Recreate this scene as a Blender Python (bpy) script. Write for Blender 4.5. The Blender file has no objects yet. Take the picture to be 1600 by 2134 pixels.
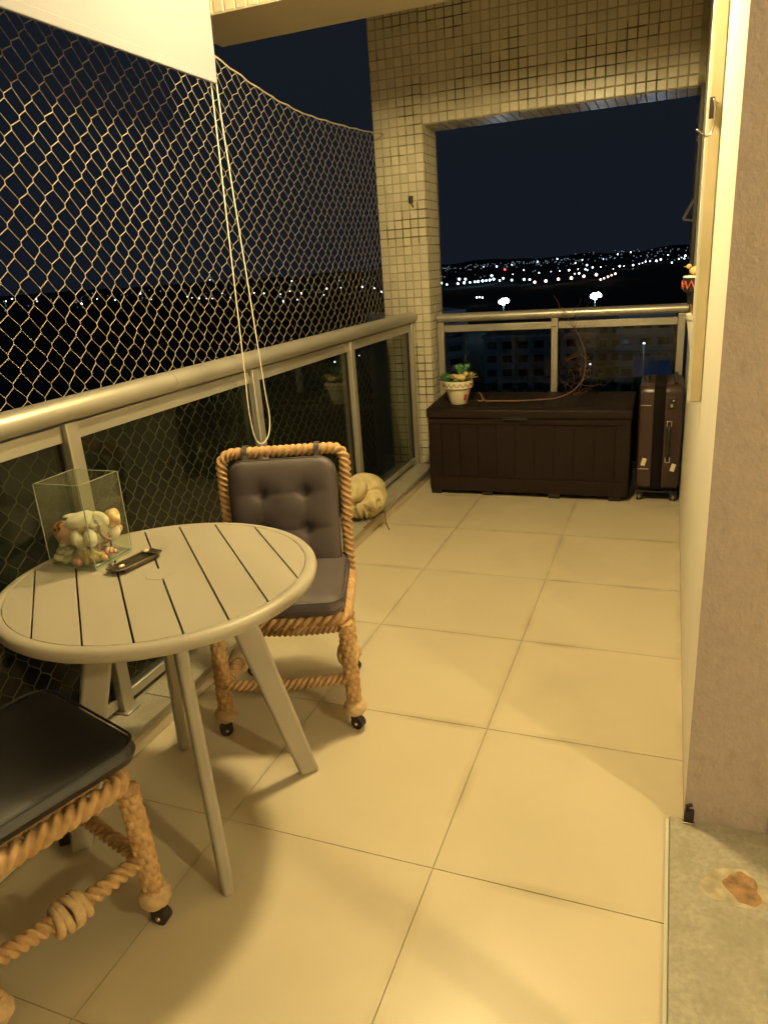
import bpy, math, random
import numpy as np
from mathutils import Vector, Matrix
random.seed(7); np.random.seed(7)
sc = bpy.context.scene
COL = sc.collection
R = math.radians

# ------------------------------------------------------------------ camera, sky, exposure
cd = bpy.data.cameras.new('camera'); cam = bpy.data.objects.new('camera', cd); COL.objects.link(cam)
cam.location = (0.4835, -3.7562, 1.4398)
cam.rotation_euler = (1.24450408, 0.06615372, 0.36190728)
cd.sensor_fit = 'HORIZONTAL'; cd.sensor_width = 36; cd.lens = 1509.637*36/1600
cd.clip_start = 0.02; cd.clip_end = 20000
sc.camera = cam
W = bpy.data.worlds.new('World'); sc.world = W; W.use_nodes = True
wn = W.node_tree; wn.nodes.clear()
bg = wn.nodes.new('ShaderNodeBackground'); wo = wn.nodes.new('ShaderNodeOutputWorld')
tc = wn.nodes.new('ShaderNodeTexCoord'); sx = wn.nodes.new('ShaderNodeSeparateXYZ'); cr = wn.nodes.new('ShaderNodeValToRGB')
wn.links.new(tc.outputs['Generated'], sx.inputs[0]); wn.links.new(sx.outputs['Z'], cr.inputs[0])
cr.color_ramp.elements[0].position = 0.0; cr.color_ramp.elements[0].color = (0.0066, 0.0094, 0.0155, 1)
cr.color_ramp.elements[1].position = 0.5; cr.color_ramp.elements[1].color = (0.0090, 0.0115, 0.0140, 1)
wn.links.new(cr.outputs[0], bg.inputs[0]); bg.inputs[1].default_value = 1.0
wn.links.new(bg.outputs[0], wo.inputs[0])
sc.view_settings.view_transform = 'Standard'; sc.view_settings.look = 'None'
sc.view_settings.exposure = 0.0; sc.view_settings.gamma = 1.0
try: sc.view_settings.use_curve_mapping = False
except Exception: pass
LAMP_W = 212.0       # balcony ceiling lamp
ROOM_W = 215.0       # lamp in the room
LAMP_COL = (1.0, 0.785, 0.365); ROOM_COL = (1.0, 0.80, 0.43)

# ------------------------------------------------------------------ materials
def mat(name, col, rough=0.6, metal=0.0, var=0.0, vscale=8.0, bump=0.0, bscale=60.0, stretch=(1,1,1),
        rand=0.0, emit=None, estr=0.0, coat=0.0, spec=None, world=False, edge=False, dirt=None, dscale=3.0, dlo=0.5, dhi=0.7):
    m = bpy.data.materials.new(name); m.use_nodes = True
    nt = m.node_tree; b = nt.nodes['Principled BSDF']
    b.inputs['Roughness'].default_value = rough; b.inputs['Metallic'].default_value = metal
    if spec is not None: b.inputs['Specular IOR Level'].default_value = spec
    if coat: b.inputs['Coat Weight'].default_value = coat
    c = nt.nodes.new('ShaderNodeRGB'); c.outputs[0].default_value = (*col, 1); out = c.outputs[0]
    co = nt.nodes.new('ShaderNodeTexCoord'); mp = nt.nodes.new('ShaderNodeMapping'); mp.inputs['Scale'].default_value = stretch
    gp_ = nt.nodes.new('ShaderNodeNewGeometry')
    nt.links.new(gp_.outputs['Position'] if world else co.outputs['Object'], mp.inputs[0])
    def noise(scale, detail=4):
        n = nt.nodes.new('ShaderNodeTexNoise'); n.inputs['Scale'].default_value = scale; n.inputs['Detail'].default_value = detail
        nt.links.new(mp.outputs[0], n.inputs['Vector']); return n
    if var:
        n = noise(vscale); mr = nt.nodes.new('ShaderNodeMapRange')
        mr.inputs['From Min'].default_value = 0.3; mr.inputs['From Max'].default_value = 0.7
        mr.inputs['To Min'].default_value = 1-var; mr.inputs['To Max'].default_value = 1+var
        nt.links.new(n.outputs[0], mr.inputs[0])
        vm = nt.nodes.new('ShaderNodeVectorMath'); vm.operation = 'SCALE'
        nt.links.new(out, vm.inputs[0]); nt.links.new(mr.outputs[0], vm.inputs['Scale']); out = vm.outputs[0]
        rr = nt.nodes.new('ShaderNodeMapRange'); rr.inputs['To Min'].default_value = max(0.02, rough-0.12); rr.inputs['To Max'].default_value = min(1, rough+0.12)
        nt.links.new(n.outputs[0], rr.inputs[0]); nt.links.new(rr.outputs[0], b.inputs['Roughness'])
    if rand:
        oi = nt.nodes.new('ShaderNodeObjectInfo'); mr = nt.nodes.new('ShaderNodeMapRange')
        mr.inputs['To Min'].default_value = 1-rand; mr.inputs['To Max'].default_value = 1+rand*0.6
        nt.links.new(oi.outputs['Random'], mr.inputs[0])
        vm = nt.nodes.new('ShaderNodeVectorMath'); vm.operation = 'SCALE'
        nt.links.new(out, vm.inputs[0]); nt.links.new(mr.outputs[0], vm.inputs['Scale']); out = vm.outputs[0]
    if dirt:
        n = noise(dscale, 6); rp = nt.nodes.new('ShaderNodeMapRange')
        rp.inputs['From Min'].default_value = dlo; rp.inputs['From Max'].default_value = dhi
        nt.links.new(n.outputs[0], rp.inputs[0])
        mx = nt.nodes.new('ShaderNodeMix'); mx.data_type = 'RGBA'
        nt.links.new(rp.outputs[0], mx.inputs['Factor']); nt.links.new(out, mx.inputs['A']); mx.inputs['B'].default_value = (*dirt, 1)
        out = mx.outputs['Result']
    if edge:   # grime that gathers along the joints of each tile, patchy
        sp = nt.nodes.new('ShaderNodeSeparateXYZ'); nt.links.new(co.outputs['Generated'], sp.inputs[0]); ds=[]
        for ax in 'XY':
            a1 = nt.nodes.new('ShaderNodeMath'); a1.operation='SUBTRACT'; nt.links.new(sp.outputs[ax], a1.inputs[0]); a1.inputs[1].default_value=.5
            a2 = nt.nodes.new('ShaderNodeMath'); a2.operation='ABSOLUTE'; nt.links.new(a1.outputs[0], a2.inputs[0]); ds.append(a2)
        mxn = nt.nodes.new('ShaderNodeMath'); mxn.operation='MAXIMUM'; nt.links.new(ds[0].outputs[0], mxn.inputs[0]); nt.links.new(ds[1].outputs[0], mxn.inputs[1])
        mr = nt.nodes.new('ShaderNodeMapRange'); mr.inputs['From Min'].default_value=.455; mr.inputs['From Max'].default_value=.5; nt.links.new(mxn.outputs[0], mr.inputs[0])
        n = noise(3.2, 5); nr = nt.nodes.new('ShaderNodeMapRange'); nr.inputs['From Min'].default_value=.42; nr.inputs['From Max'].default_value=.72; nr.inputs['To Max'].default_value=.75
        nt.links.new(n.outputs[0], nr.inputs[0])
        ml = nt.nodes.new('ShaderNodeMath'); ml.operation='MULTIPLY'; nt.links.new(mr.outputs[0], ml.inputs[0]); nt.links.new(nr.outputs[0], ml.inputs[1])
        mx = nt.nodes.new('ShaderNodeMix'); mx.data_type='RGBA'; nt.links.new(ml.outputs[0], mx.inputs['Factor']); nt.links.new(out, mx.inputs['A']); mx.inputs['B'].default_value=(.30,.235,.13,1)
        out = mx.outputs['Result']
    nt.links.new(out, b.inputs['Base Color'])
    if bump:
        n = noise(bscale, 5); bp = nt.nodes.new('ShaderNodeBump'); bp.inputs['Strength'].default_value = bump; bp.inputs['Distance'].default_value = 0.002
        nt.links.new(n.outputs[0], bp.inputs['Height']); nt.links.new(bp.outputs[0], b.inputs['Normal'])
    if emit:
        b.inputs['Emission Color'].default_value = (*emit, 1); b.inputs['Emission Strength'].default_value = estr
    return m
def glass(name, tint, rough=0.0, ior=1.5, haze=None):
    m = bpy.data.materials.new(name); m.use_nodes = True; nt = m.node_tree; nt.nodes.clear()
    o = nt.nodes.new('ShaderNodeOutputMaterial'); ge = nt.nodes.new('ShaderNodeNewGeometry'); dp = nt.nodes.new('ShaderNodeVectorMath'); dp.operation = 'DOT_PRODUCT'
    nt.links.new(ge.outputs['Incoming'], dp.inputs[0]); nt.links.new(ge.outputs['Normal'], dp.inputs[1])
    ab = nt.nodes.new('ShaderNodeMath'); ab.operation = 'ABSOLUTE'; nt.links.new(dp.outputs['Value'], ab.inputs[0])
    iv = nt.nodes.new('ShaderNodeMath'); iv.operation = 'SUBTRACT'; iv.inputs[0].default_value = 1; nt.links.new(ab.outputs[0], iv.inputs[1])
    pw = nt.nodes.new('ShaderNodeMath'); pw.operation = 'POWER'; pw.inputs[1].default_value = 5; nt.links.new(iv.outputs[0], pw.inputs[0])
    f = nt.nodes.new('ShaderNodeMapRange'); r0 = ((ior-1)/(ior+1))**2; f.inputs['To Min'].default_value = r0; f.inputs['To Max'].default_value = 1
    nt.links.new(pw.outputs[0], f.inputs[0])
    t = nt.nodes.new('ShaderNodeBsdfTransparent'); t.inputs[0].default_value = (*tint, 1)
    g = nt.nodes.new('ShaderNodeBsdfGlossy'); g.inputs['Roughness'].default_value = rough
    mx = nt.nodes.new('ShaderNodeMixShader'); nt.links.new(f.outputs[0], mx.inputs[0])
    src = t.outputs[0]
    if haze:
        d = nt.nodes.new('ShaderNodeBsdfDiffuse'); d.inputs[0].default_value = (*haze[0], 1)
        m2 = nt.nodes.new('ShaderNodeMixShader'); m2.inputs[0].default_value = haze[1]
        n = nt.nodes.new('ShaderNodeTexNoise'); n.inputs['Scale'].default_value = 4; mr = nt.nodes.new('ShaderNodeMapRange')
        mr.inputs['From Min'].default_value = .35; mr.inputs['From Max'].default_value = .7; mr.inputs['To Min'].default_value = haze[1]*.5; mr.inputs['To Max'].default_value = haze[1]*1.5
        c = nt.nodes.new('ShaderNodeTexCoord'); nt.links.new(c.outputs['Object'], n.inputs['Vector'])
        nt.links.new(n.outputs[0], mr.inputs[0]); nt.links.new(mr.outputs[0], m2.inputs[0])
        nt.links.new(t.outputs[0], m2.inputs[1]); nt.links.new(d.outputs[0], m2.inputs[2]); src = m2.outputs[0]
    nt.links.new(src, mx.inputs[1]); nt.links.new(g.outputs[0], mx.inputs[2]); nt.links.new(mx.outputs[0], o.inputs[0])
    return m
def emitmat(name, col, s):
    m = bpy.data.materials.new(name); m.use_nodes = True; nt = m.node_tree; nt.nodes.clear()
    o = nt.nodes.new('ShaderNodeOutputMaterial'); e = nt.nodes.new('ShaderNodeEmission')
    e.inputs[0].default_value = (*col, 1); e.inputs[1].default_value = s; nt.links.new(e.outputs[0], o.inputs[0]); return m

M = dict(
 floor=mat('porcelain tile', (.56,.48,.335), .34, world=True, edge=True, var=.05, vscale=2.2, rand=.035, bump=.06, bscale=220, dirt=(.44,.37,.25), dscale=1.3, dlo=.52, dhi=.8),
 grout=mat('floor grout', (.36,.285,.17), .9, var=.2, vscale=20),
 granite=mat('pale granite', (.32,.29,.22), .5, var=.16, vscale=90, bump=.15, bscale=200, dirt=(.22,.195,.14), dscale=9, dlo=.5, dhi=.8),
 plaster=mat('cream plaster', (.60,.52,.38), .85, var=.05, vscale=3, bump=.7, bscale=45),
 wall=mat('cream painted wall', (.80,.74,.62), .75, var=.03, vscale=2, bump=.12, bscale=80),
 wallb=mat('cream painted trim', (.72,.72,.60), .6, var=.03, vscale=5),
 mauve=mat('mauve textured render', (.43,.36,.32), .9, var=.05, vscale=45, bump=1.0, bscale=120, stretch=(1,1,.8), dirt=(.37,.30,.25), dscale=26, dlo=.55, dhi=.8),
 tile=mat('cream ceramic mosaic', (.58,.53,.40), .32, rand=.12, var=.05, vscale=40),
 tileg=mat('mosaic grout', (.36,.31,.21), .95, var=.2, vscale=7, dirt=(.12,.095,.055), dscale=3.4, dlo=.555, dhi=.63),
 alu=mat('champagne anodised aluminium', (.50,.47,.40), .36, metal=.65, var=.05, vscale=6, bump=.04, bscale=150),
 table=mat('grey beige powder coat', (.345,.31,.245), .42, var=.03, vscale=5, bump=.08, bscale=420),
 slot=mat('slot shade', (.03,.026,.02), .9),
 net=mat('sand coloured net cord', (.40,.335,.24), .7),
 netb=mat('thin net cord', (.35,.30,.235), .8),
 rope=mat('tan hemp rope', (.50,.315,.145), .85, var=.22, vscale=42, bump=1.0, bscale=420, dirt=(.36,.19,.08), dscale=13, dlo=.52, dhi=.72),
 ropek=mat('pale knotted rope', (.52,.37,.20), .85, var=.15, vscale=50, bump=.8, bscale=300),
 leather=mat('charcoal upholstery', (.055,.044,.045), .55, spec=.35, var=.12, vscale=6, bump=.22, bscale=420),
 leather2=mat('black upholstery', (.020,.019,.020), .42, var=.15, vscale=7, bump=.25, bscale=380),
 chrome=mat('worn chrome', (.6,.55,.48), .25, metal=1.0),
 black=mat('black rubber', (.015,.013,.012), .5),
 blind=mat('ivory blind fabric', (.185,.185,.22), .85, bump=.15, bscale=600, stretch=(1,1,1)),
 cord=mat('ivory cord', (.80,.74,.58), .5),
 chest=mat('espresso resin', (.0105,.0054,.0044), .62, spec=.22, var=.12, vscale=14, bump=.35, bscale=60, stretch=(6,6,.7)),
 chestd=mat('dark resin recess', (.012,.008,.006), .6),
 shell=mat('brown suitcase shell', (.038,.0195,.017), .33, var=.05, vscale=6),
 zipm=mat('black zipper cloth', (.006,.0045,.005), .9, spec=.15),
 label=mat('ivory paper label', (.75,.68,.5), .6),
 red=mat('red sticker', (.45,.05,.02), .6),
 pot=mat('cream glazed pot', (.72,.65,.46), .4, var=.04, vscale=12),
 zig=mat('brown painted zigzag', (.18,.07,.03), .6),
 soil=mat('soil', (.04,.025,.015), 1, var=.3, vscale=60, bump=1, bscale=100),
 leafg=mat('green succulent leaf', (.05,.16,.06), .4, var=.25, vscale=30),
 leafy=mat('pale succulent leaf', (.40,.34,.15), .5, var=.2, vscale=30),
 yellow=mat('yellow clay', (.60,.44,.17), .6, var=.1, vscale=40),
 twig=mat('dry brown stem', (.13,.07,.045), .8, var=.3, vscale=40, bump=.6, bscale=150),
 darkfr=mat('dark bronze frame', (.018,.012,.010), .5),
 bronze=mat('tarnished metal', (.10,.085,.06), .35, metal=.8, var=.35, vscale=120, bump=.8, bscale=150),
 stone=mat('carved sandstone', (.56,.46,.25), .85, var=.12, vscale=20, bump=.5, bscale=120),
 shw=mat('white seashell', (.76,.69,.56), .32, var=.1, vscale=25, bump=.25, bscale=80),
 shp=mat('pink seashell', (.50,.30,.23), .4, var=.22, vscale=30, bump=.3, bscale=80),
 sho=mat('spotted orange shell', (.55,.24,.05), .4, dirt=(.07,.02,.015), dscale=70, dlo=.46, dhi=.54),
 shy=mat('coarse yellow coral', (.58,.42,.20), .8, var=.3, vscale=70, bump=1, bscale=140),
 shg=mat('glassy pale shell', (.48,.45,.30), .3, var=.15, vscale=20),
 gedge=mat('green glass edge', (.30,.33,.24), .12),
 rust=mat('rust stain', (.24,.135,.055), .6, var=.45, vscale=38, dirt=(.34,.27,.16), dscale=22, dlo=.55, dhi=.66),
 rustp=mat('pale scale ring', (.37,.31,.20), .7, var=.3, vscale=30),
 ochre=mat('ochre paint streak', (.66,.56,.36), .7, var=.1, vscale=8),
 orange=mat('terracotta', (.50,.18,.05), .7),
 potb=mat('black painted pot band', (.03,.02,.02), .5),
 zigr=mat('red painted zigzag', (.45,.08,.05), .5),
 ceil=mat('ceiling paint', (.66,.60,.48), .85, bump=.2, bscale=50),
 ground=mat('night land', (.010,.010,.010), 1, var=.3, vscale=.01),
 hill=mat('dark hills', (.012,.012,.014), 1, var=.3, vscale=.004),
 bwall=mat('grey building render', (.42,.45,.50), .9, var=.08, vscale=.4),
 bslab=mat('white balcony slab', (.65,.68,.72), .8),
 bwin=mat('dark window', (.02,.025,.03), .15),
 broof=mat('blue metal roof', (.10,.20,.42), .4, var=.1, vscale=.5),
 asphalt=mat('asphalt', (.05,.05,.05), .9, var=.2, vscale=.3),
 tleaf=mat('tree leaves', (.05,.08,.04), .7, var=.3, vscale=.6),
 trunk=mat('tree bark', (.08,.06,.04), .9),
)
M['pane'] = glass('smoked green glass', (.68,.71,.66), .0, 1.5, haze=((.09,.11,.06), .045))
M['panef'] = glass('smoked glass', (.50,.56,.55), .0, 1.45)
M['vase'] = glass('clear vase glass', (.93,.95,.90), .01, 1.45, haze=((.55,.55,.40), .05))
M['doorg'] = glass('door glass', (.93,.95,.93), .0, 1.45)
M['caster'] = glass('clear plastic', (.6,.55,.45), .05, 1.6, haze=((.3,.22,.14), .35))
M['lampglow'] = emitmat('lamp glow', LAMP_COL, 14)
M['roomglow'] = emitmat('room lamp glow', ROOM_COL, 14)
M['e_cyan'] = emitmat('cool street light', (.62,.90,1.0), 9)
M['e_white'] = emitmat('white street light', (.82,.93,1.0), 8)
M['e_dim'] = emitmat('faint window light', (.50,.72,.95), .55)
M['e_pink'] = emitmat('pink street light', (1.0,.62,.55), 7)
M['e_red'] = emitmat('red beacon', (1.0,.08,.05), 5)
M['e_flood'] = emitmat('flood lamp', (.66,.82,1.0), 60)

# ------------------------------------------------------------------ builders
def tag(o, label=None, cat=None, group=None, kind=None):
    if label: o['label'] = label
    if cat: o['category'] = cat
    if group: o['group'] = group
    if kind: o['kind'] = kind
    return o
def thing(name, label, cat, loc=(0,0,0), rz=0, group=None):
    o = bpy.data.objects.new(name, None); COL.objects.link(o); o.empty_display_size = .05
    o.location = loc; o.rotation_euler = (0,0,rz); return tag(o, label, cat, group)
class MB:
    def __init__(s): s.v=[]; s.f=[]; s.n=0
    def add(s, V, F):
        V = np.asarray(V, float).reshape(-1,3); s.v.append(V); s.f += [tuple(int(i)+s.n for i in f) for f in F]; s.n += len(V); return s
    def box(s, a, b, mx=None):
        a=np.array(a,float); b=np.array(b,float)
        V=np.array([[x,y,z] for z in (a[2],b[2]) for y in (a[1],b[1]) for x in (a[0],b[0])])
        if mx is not None: V=np.array([list(mx @ Vector(p)) for p in V])
        return s.add(V, [(0,2,3,1),(4,5,7,6),(0,1,5,4),(2,6,7,3),(0,4,6,2),(1,3,7,5)])
    def bar(s, p, q, w, t, up=(0,0,1), w2=None, t2=None):   # rectangular bar p->q, w along side, t along up
        p=Vector(p); q=Vector(q); d=(q-p).normalized(); sd=d.cross(Vector(up)).normalized(); u=sd.cross(d)
        V=[]
        for e,ww,tt in ((p,w,t),(q,w2 or w,t2 or t)):
            for a,b in ((-1,-1),(1,-1),(1,1),(-1,1)): V.append(list(e+sd*a*ww/2+u*b*tt/2))
        return s.add(V,[(0,1,2,3),(7,6,5,4),(0,4,5,1),(1,5,6,2),(2,6,7,3),(3,7,4,0)])
    def prism(s, pts, z0, z1, ax='z'):
        n=len(pts)
        def P(a,b,c): return {'z':(a,b,c),'y':(a,c,b),'x':(c,a,b)}[ax]
        V=[P(a,b,z0) for a,b in pts]+[P(a,b,z1) for a,b in pts]
        F=[tuple(range(n))[::-1],tuple(range(n,2*n))]+[(i,(i+1)%n,n+(i+1)%n,n+i) for i in range(n)]
        return s.add(V,F)
    def lathe(s, prof, n=32, c=(0,0,0), sx=1, sy=1, cap=True, rib=None):
        V=[];m=len(prof)
        for r,z in prof:
            for i in range(n):
                a=2*math.pi*i/n; rr=r*(1+(rib(a,z) if rib else 0)); V.append((c[0]+rr*math.cos(a)*sx,c[1]+rr*math.sin(a)*sy,c[2]+z))
        F=[(j*n+i,j*n+(i+1)%n,(j+1)*n+(i+1)%n,(j+1)*n+i) for j in range(m-1) for i in range(n)]
        if cap: F+= [tuple(range(n))[::-1], tuple((m-1)*n+i for i in range(n))]
        return s.add(V,F)
    def tube(s, path, r, n=8, cap=True, prof=None, closed=False):
        P=np.asarray(path,float); L=len(P)
        if closed: T=np.roll(P,-1,0)-np.roll(P,1,0)
        else:
            T=np.gradient(P,axis=0)
        T/= np.linalg.norm(T,axis=1)[:,None]+1e-12
        u=np.cross(T[0],(0,0,1.)); 
        if np.linalg.norm(u)<.2: u=np.cross(T[0],(0,1.,0))
        u/=np.linalg.norm(u); V=[]
        sl=0
        for k in range(L):
            u=u-T[k]*(u@T[k]); u/=np.linalg.norm(u); w=np.cross(T[k],u)
            if k: sl+=np.linalg.norm(P[k]-P[k-1])
            for i in range(n):
                a=2*math.pi*i/n; rr=(prof(a,sl) if prof else 1)*(r[k] if hasattr(r,'__len__') else r)
                V.append(P[k]+rr*(math.cos(a)*u+math.sin(a)*w))
        F=[(j*n+i,j*n+(i+1)%n,(j+1)*n+(i+1)%n,(j+1)*n+i) for j in range(L-1) for i in range(n)]
        if closed: F+=[((L-1)*n+i,(L-1)*n+(i+1)%n,(i+1)%n,i) for i in range(n)]
        elif cap: F+=[tuple(range(n))[::-1], tuple((L-1)*n+i for i in range(n))]
        return s.add(V,F)
    def ball(s, c, r, n=12, m=8, sc3=(1,1,1), fn=None, mx=None):
        V=[];
        for j in range(m+1):
            t=math.pi*j/m
            for i in range(n):
                a=2*math.pi*i/n; d=np.array([math.sin(t)*math.cos(a),math.sin(t)*math.sin(a),math.cos(t)])
                rr=r*(fn(d) if fn else 1); p=d*rr*np.array(sc3)
                if mx is not None: p=np.array(mx@Vector(p))
                V.append(p+np.array(c))
        F=[(j*n+i,(j+1)*n+i,(j+1)*n+(i+1)%n,j*n+(i+1)%n) for j in range(m) for i in range(n)]
        return s.add(V,F)
    def mesh(s, name, material, smooth=None):
        me=bpy.data.meshes.new(name); me.from_pydata(np.concatenate(s.v).tolist(),[],s.f); me.validate(); me.update()
        me.materials.append(material)
        if smooth:
            me.shade_smooth() if hasattr(me,'shade_smooth') else None
            if smooth is not True: me.set_sharp_from_angle(angle=R(smooth))
        return me
def obj(name, mb, material, parent=None, loc=(0,0,0), rot=(0,0,0), smooth=None, bevel=0, seg=2, kind=None):
    me = mb.mesh(name, material, smooth) if isinstance(mb, MB) else mb
    o = bpy.data.objects.new(name, me); COL.objects.link(o); o.location=loc; o.rotation_euler=rot
    if parent is not None: o.parent=parent
    if bevel:
        b=o.modifiers.new('bevel','BEVEL'); b.width=bevel; b.segments=seg; b.limit_method='ANGLE'; b.angle_limit=R(35)
        me.shade_smooth(); me.set_sharp_from_angle(angle=R(50))
    if kind: o['kind']=kind
    return o
def struct(name, mb, material, **k): return obj(name, mb, material, kind='structure', **k)
def copy_tree(o, parent=None):
    c=o.copy(); COL.objects.link(c); c.parent=parent
    for ch in list(o.children): copy_tree(ch, c)
    return c
def boxm(a,b): return MB().box(a,b)
def smooth_path(pts, step=.004, closed=False, it=0):
    P=np.array(pts,float)
    # Catmull-Rom resample
    out=[]; n=len(P)
    for i in range(n-1):
        p0=P[max(i-1,0)];p1=P[i];p2=P[i+1];p3=P[min(i+2,n-1)]
        L=np.linalg.norm(p2-p1); k=max(2,int(L/step))
        for t in np.linspace(0,1,k,endpoint=False):
            out.append(.5*((2*p1)+(-p0+p2)*t+(2*p0-5*p1+4*p2-p3)*t*t+(-p0+3*p1-3*p2+p3)*t**3))
    out.append(P[-1]); return np.array(out)
def round_path(pts, rad, step=.004):
    P=[np.array(p,float) for p in pts]; out=[P[0]]
    for i in range(1,len(P)-1):
        a=P[i-1]-P[i]; b=P[i+1]-P[i]; la=np.linalg.norm(a); lb=np.linalg.norm(b); r=min(rad,la*.45,lb*.45)
        s=P[i]+a/la*r; e=P[i]+b/lb*r
        for t in np.linspace(0,1,9): out.append((1-t)**2*s+2*t*(1-t)*P[i]+t*t*e)
    out.append(P[-1]); Q=np.array(out)
    d=np.r_[0,np.cumsum(np.linalg.norm(np.diff(Q,axis=0),axis=1))]; k=max(2,int(d[-1]/step)); t=np.linspace(0,d[-1],k)
    return np.stack([np.interp(t,d,Q[:,i]) for i in range(3)],1)
# laid rope: three strands twisting round each other, fine plies on each strand
def rope(path, rad, pitch=.075, lobes=3, depth=.42, n=30, hand=1):
    def pf(a,s):
        ph=(a+hand*s*2*math.pi/pitch)*lobes/2
        q_=((a+hand*s*2*math.pi/pitch)%(2*math.pi/lobes))-math.pi/lobes; rho=1/(1+1/math.sin(math.pi/lobes)) if lobes>2 else .5; dd=1-rho
        rr_=(dd*math.cos(q_)+math.sqrt(max(0,rho*rho-(dd*math.sin(q_))**2))); rr_=max(rr_,1-depth*1.25)
        if True: return rr_+.018*math.sin(a*lobes*3-hand*s*2*math.pi/pitch*5)
        lob=abs(math.cos(ph)); ply=.022*math.sin(a*lobes*3-hand*s*2*math.pi/pitch*5)
        return 1-depth*(1-lob**.6)+ply
    return MB().tube(path, rad, n, prof=pf)
# close-wound leg covering: cord courses in a brick pattern
def wound(path, rad, courses=.0205, cols=7, n=63):
    def pf(a,s):
        c=s/courses; row=int(c); fr=c-row
        ca=math.cos((a*cols/ (2*math.pi)+ .5*(row%2) + s*6)*math.pi)
        return 1-.30*(1-math.sin(math.pi*fr)**.38)-.26*(1-abs(ca)**.38)
    return MB().tube(path, rad, n, prof=pf)

# ================================================================== SETTING
WX=0.588; LX=-1.05; YF=1.40; YB=-5.4
# floor: base + individually laid tiles
fl = struct('floor', boxm((LX-.28,YB,-.18),(WX+.02,YF,-.0030)), M['grout'])
def tile_box(w,d,h=.012): return boxm((-w/2,-d/2,-h),(w/2,d/2,0))
cache={}
xs=[(-1.05,-.6),(-.6,0.),(0.,WX)]
k=-9; ys=[]
y=1.2
while y>-5.4: ys.append((max(y-.6,YB),min(y,YF))); y-=.6
ys.insert(0,(1.2,1.40))
for (y0,y1) in ys:
    for (x0,x1) in xs:
        g=.0013; w=round(x1-x0-2*g,4); d=round(y1-y0-2*g,4)
        if (w,d) not in cache: cache[(w,d)]=tile_box(w,d).mesh('floor_tile',M['floor'])
        o=obj('floor_tile',cache[(w,d)],None,fl,loc=((x0+x1)/2,(y0+y1)/2,random.uniform(-.0002,.0002)))
# curb with granite slabs
struct('curb', boxm((-1.30,YB,-.25),(LX-.006,1.098,.052)), M['plaster'])
cs=thing('granite_coping','pale granite coping slabs capping the low curb under the glass railing','coping',(0,0,0))
yy=[-5.4,-4.3,-3.2,-2.02,-.86,.18,1.098]
for a,b in zip(yy[:-1],yy[1:]): obj('stone_slab', boxm((-1.28,a+.0015,.053),(LX+.004,b-.0015,.078)), M['granite'], cs, bevel=.003)
# slab underside / building edge
struct('floor_edge', boxm((-1.34,YB,-.45),(WX+3.2,1.42,-.185)), M['plaster'])
# right wall
struct('wall_right', boxm((WX,-2.058,-.1),(WX+.20,1.40,3.1)), M['wall'])
struct('door_jamb_wall', boxm((WX-.0015,-2.0615,-.001),(.787,-2.0585,3.1)), M['mauve'])
# ceilings, beam
struct('ceiling', boxm((-1.9,-5.6,2.78),(4.5,-.631,2.9)), M['ceil'])
struct('ceiling_outer', boxm((-1.38,-.219,3.0),(WX+.2,1.5,3.1)), M['ceil'])
# room behind the door
struct('room_floor', boxm((.95,-6.0,-.18),(4.6,-1.9,.004)), M['floor'])
struct('room_wall_back', boxm((4.5,-6.1,0),(4.6,-1.8,2.779)), M['wall'])
struct('room_wall_side', boxm((.80,-2.0,.005),(4.499,-1.9,2.779)), M['wall'])
struct('room_wall_near', boxm((.6,-6.1,.005),(4.499,-6.0,2.779)), M['wall'])
struct('wall_behind', boxm((-1.3,-5.6,.005),(.599,-5.5,2.779)), M['wall'])
# tiled column + header built with real mosaic tiles
TP=.055
def tgrid(parent, origin, u, v, nrm, nu, nv, mode, budget):
    """lay nu x nv mosaic tiles; returns used"""
    ox=Vector(origin); u=Vector(u); v=Vector(v); nn=Vector(nrm)
    rotm=Matrix((u,v,nn)).transposed().to_4x4() if u.cross(v).dot(nn)>0 else Matrix((-u,v,nn)).transposed().to_4x4()
    stuffmb=MB(); cnt=0
    me=cache.setdefault('mosaic', None)
    if me is None:
        h=.0235; b=.0016
        V=[(-h,-h,-.004),(h,-h,-.004),(h,h,-.004),(-h,h,-.004),(-h,-h,.001),(h,-h,.001),(h,h,.001),(-h,h,.001),
           (-h+b,-h+b,.0026),(h-b,-h+b,.0026),(h-b,h-b,.0026),(-h+b,h-b,.0026)]
        F=[(0,1,5,4),(1,2,6,5),(2,3,7,6),(3,0,4,7),(4,5,9,8),(5,6,10,9),(6,7,11,10),(7,4,8,11),(8,9,10,11)]
        mb=MB().add(V,F); cache['mosaic']=me=mb.mesh('tile',M['tile']); cache['mv']=(np.array(V),F)
    for j in range(nv):
        for i in range(nu):
            p=ox+u*(TP*(i+.5))+v*(TP*(j+.5))+nn*random.uniform(-.0003,.0006)
            jit=u*random.uniform(-.0008,.0008)+v*random.uniform(-.0008,.0008)
            if mode=='obj' and cnt<budget:
                o=bpy.data.objects.new('tile',me); COL.objects.link(o); o.parent=parent
                o.matrix_basis=Matrix.Translation(p+jit)@rotm@Matrix.Rotation(random.uniform(-.012,.012),4,'Z'); cnt+=1
            else:
                V=np.array(cache['mv'][0])@np.array(rotm.to_3x3()).T+np.array(p+jit); stuffmb.add(V,cache['mv'][1])
    if stuffmb.n:
        o=obj('tile_field',stuffmb,M['tile'],parent); o['kind']='stuff'
    return cnt
colm=thing('tiled_column','cream mosaic tiled column where the side railing ends at the corner','column',(0,0,0))
obj('core', boxm((-1.37,1.1005,-.4),(-1.042,1.398,3.0)), M['tileg'], colm)
tgrid(colm,(-1.371,1.10,.02),(1,0,0),(0,0,1),(0,-1,0),6,54,'obj',300)
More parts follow.
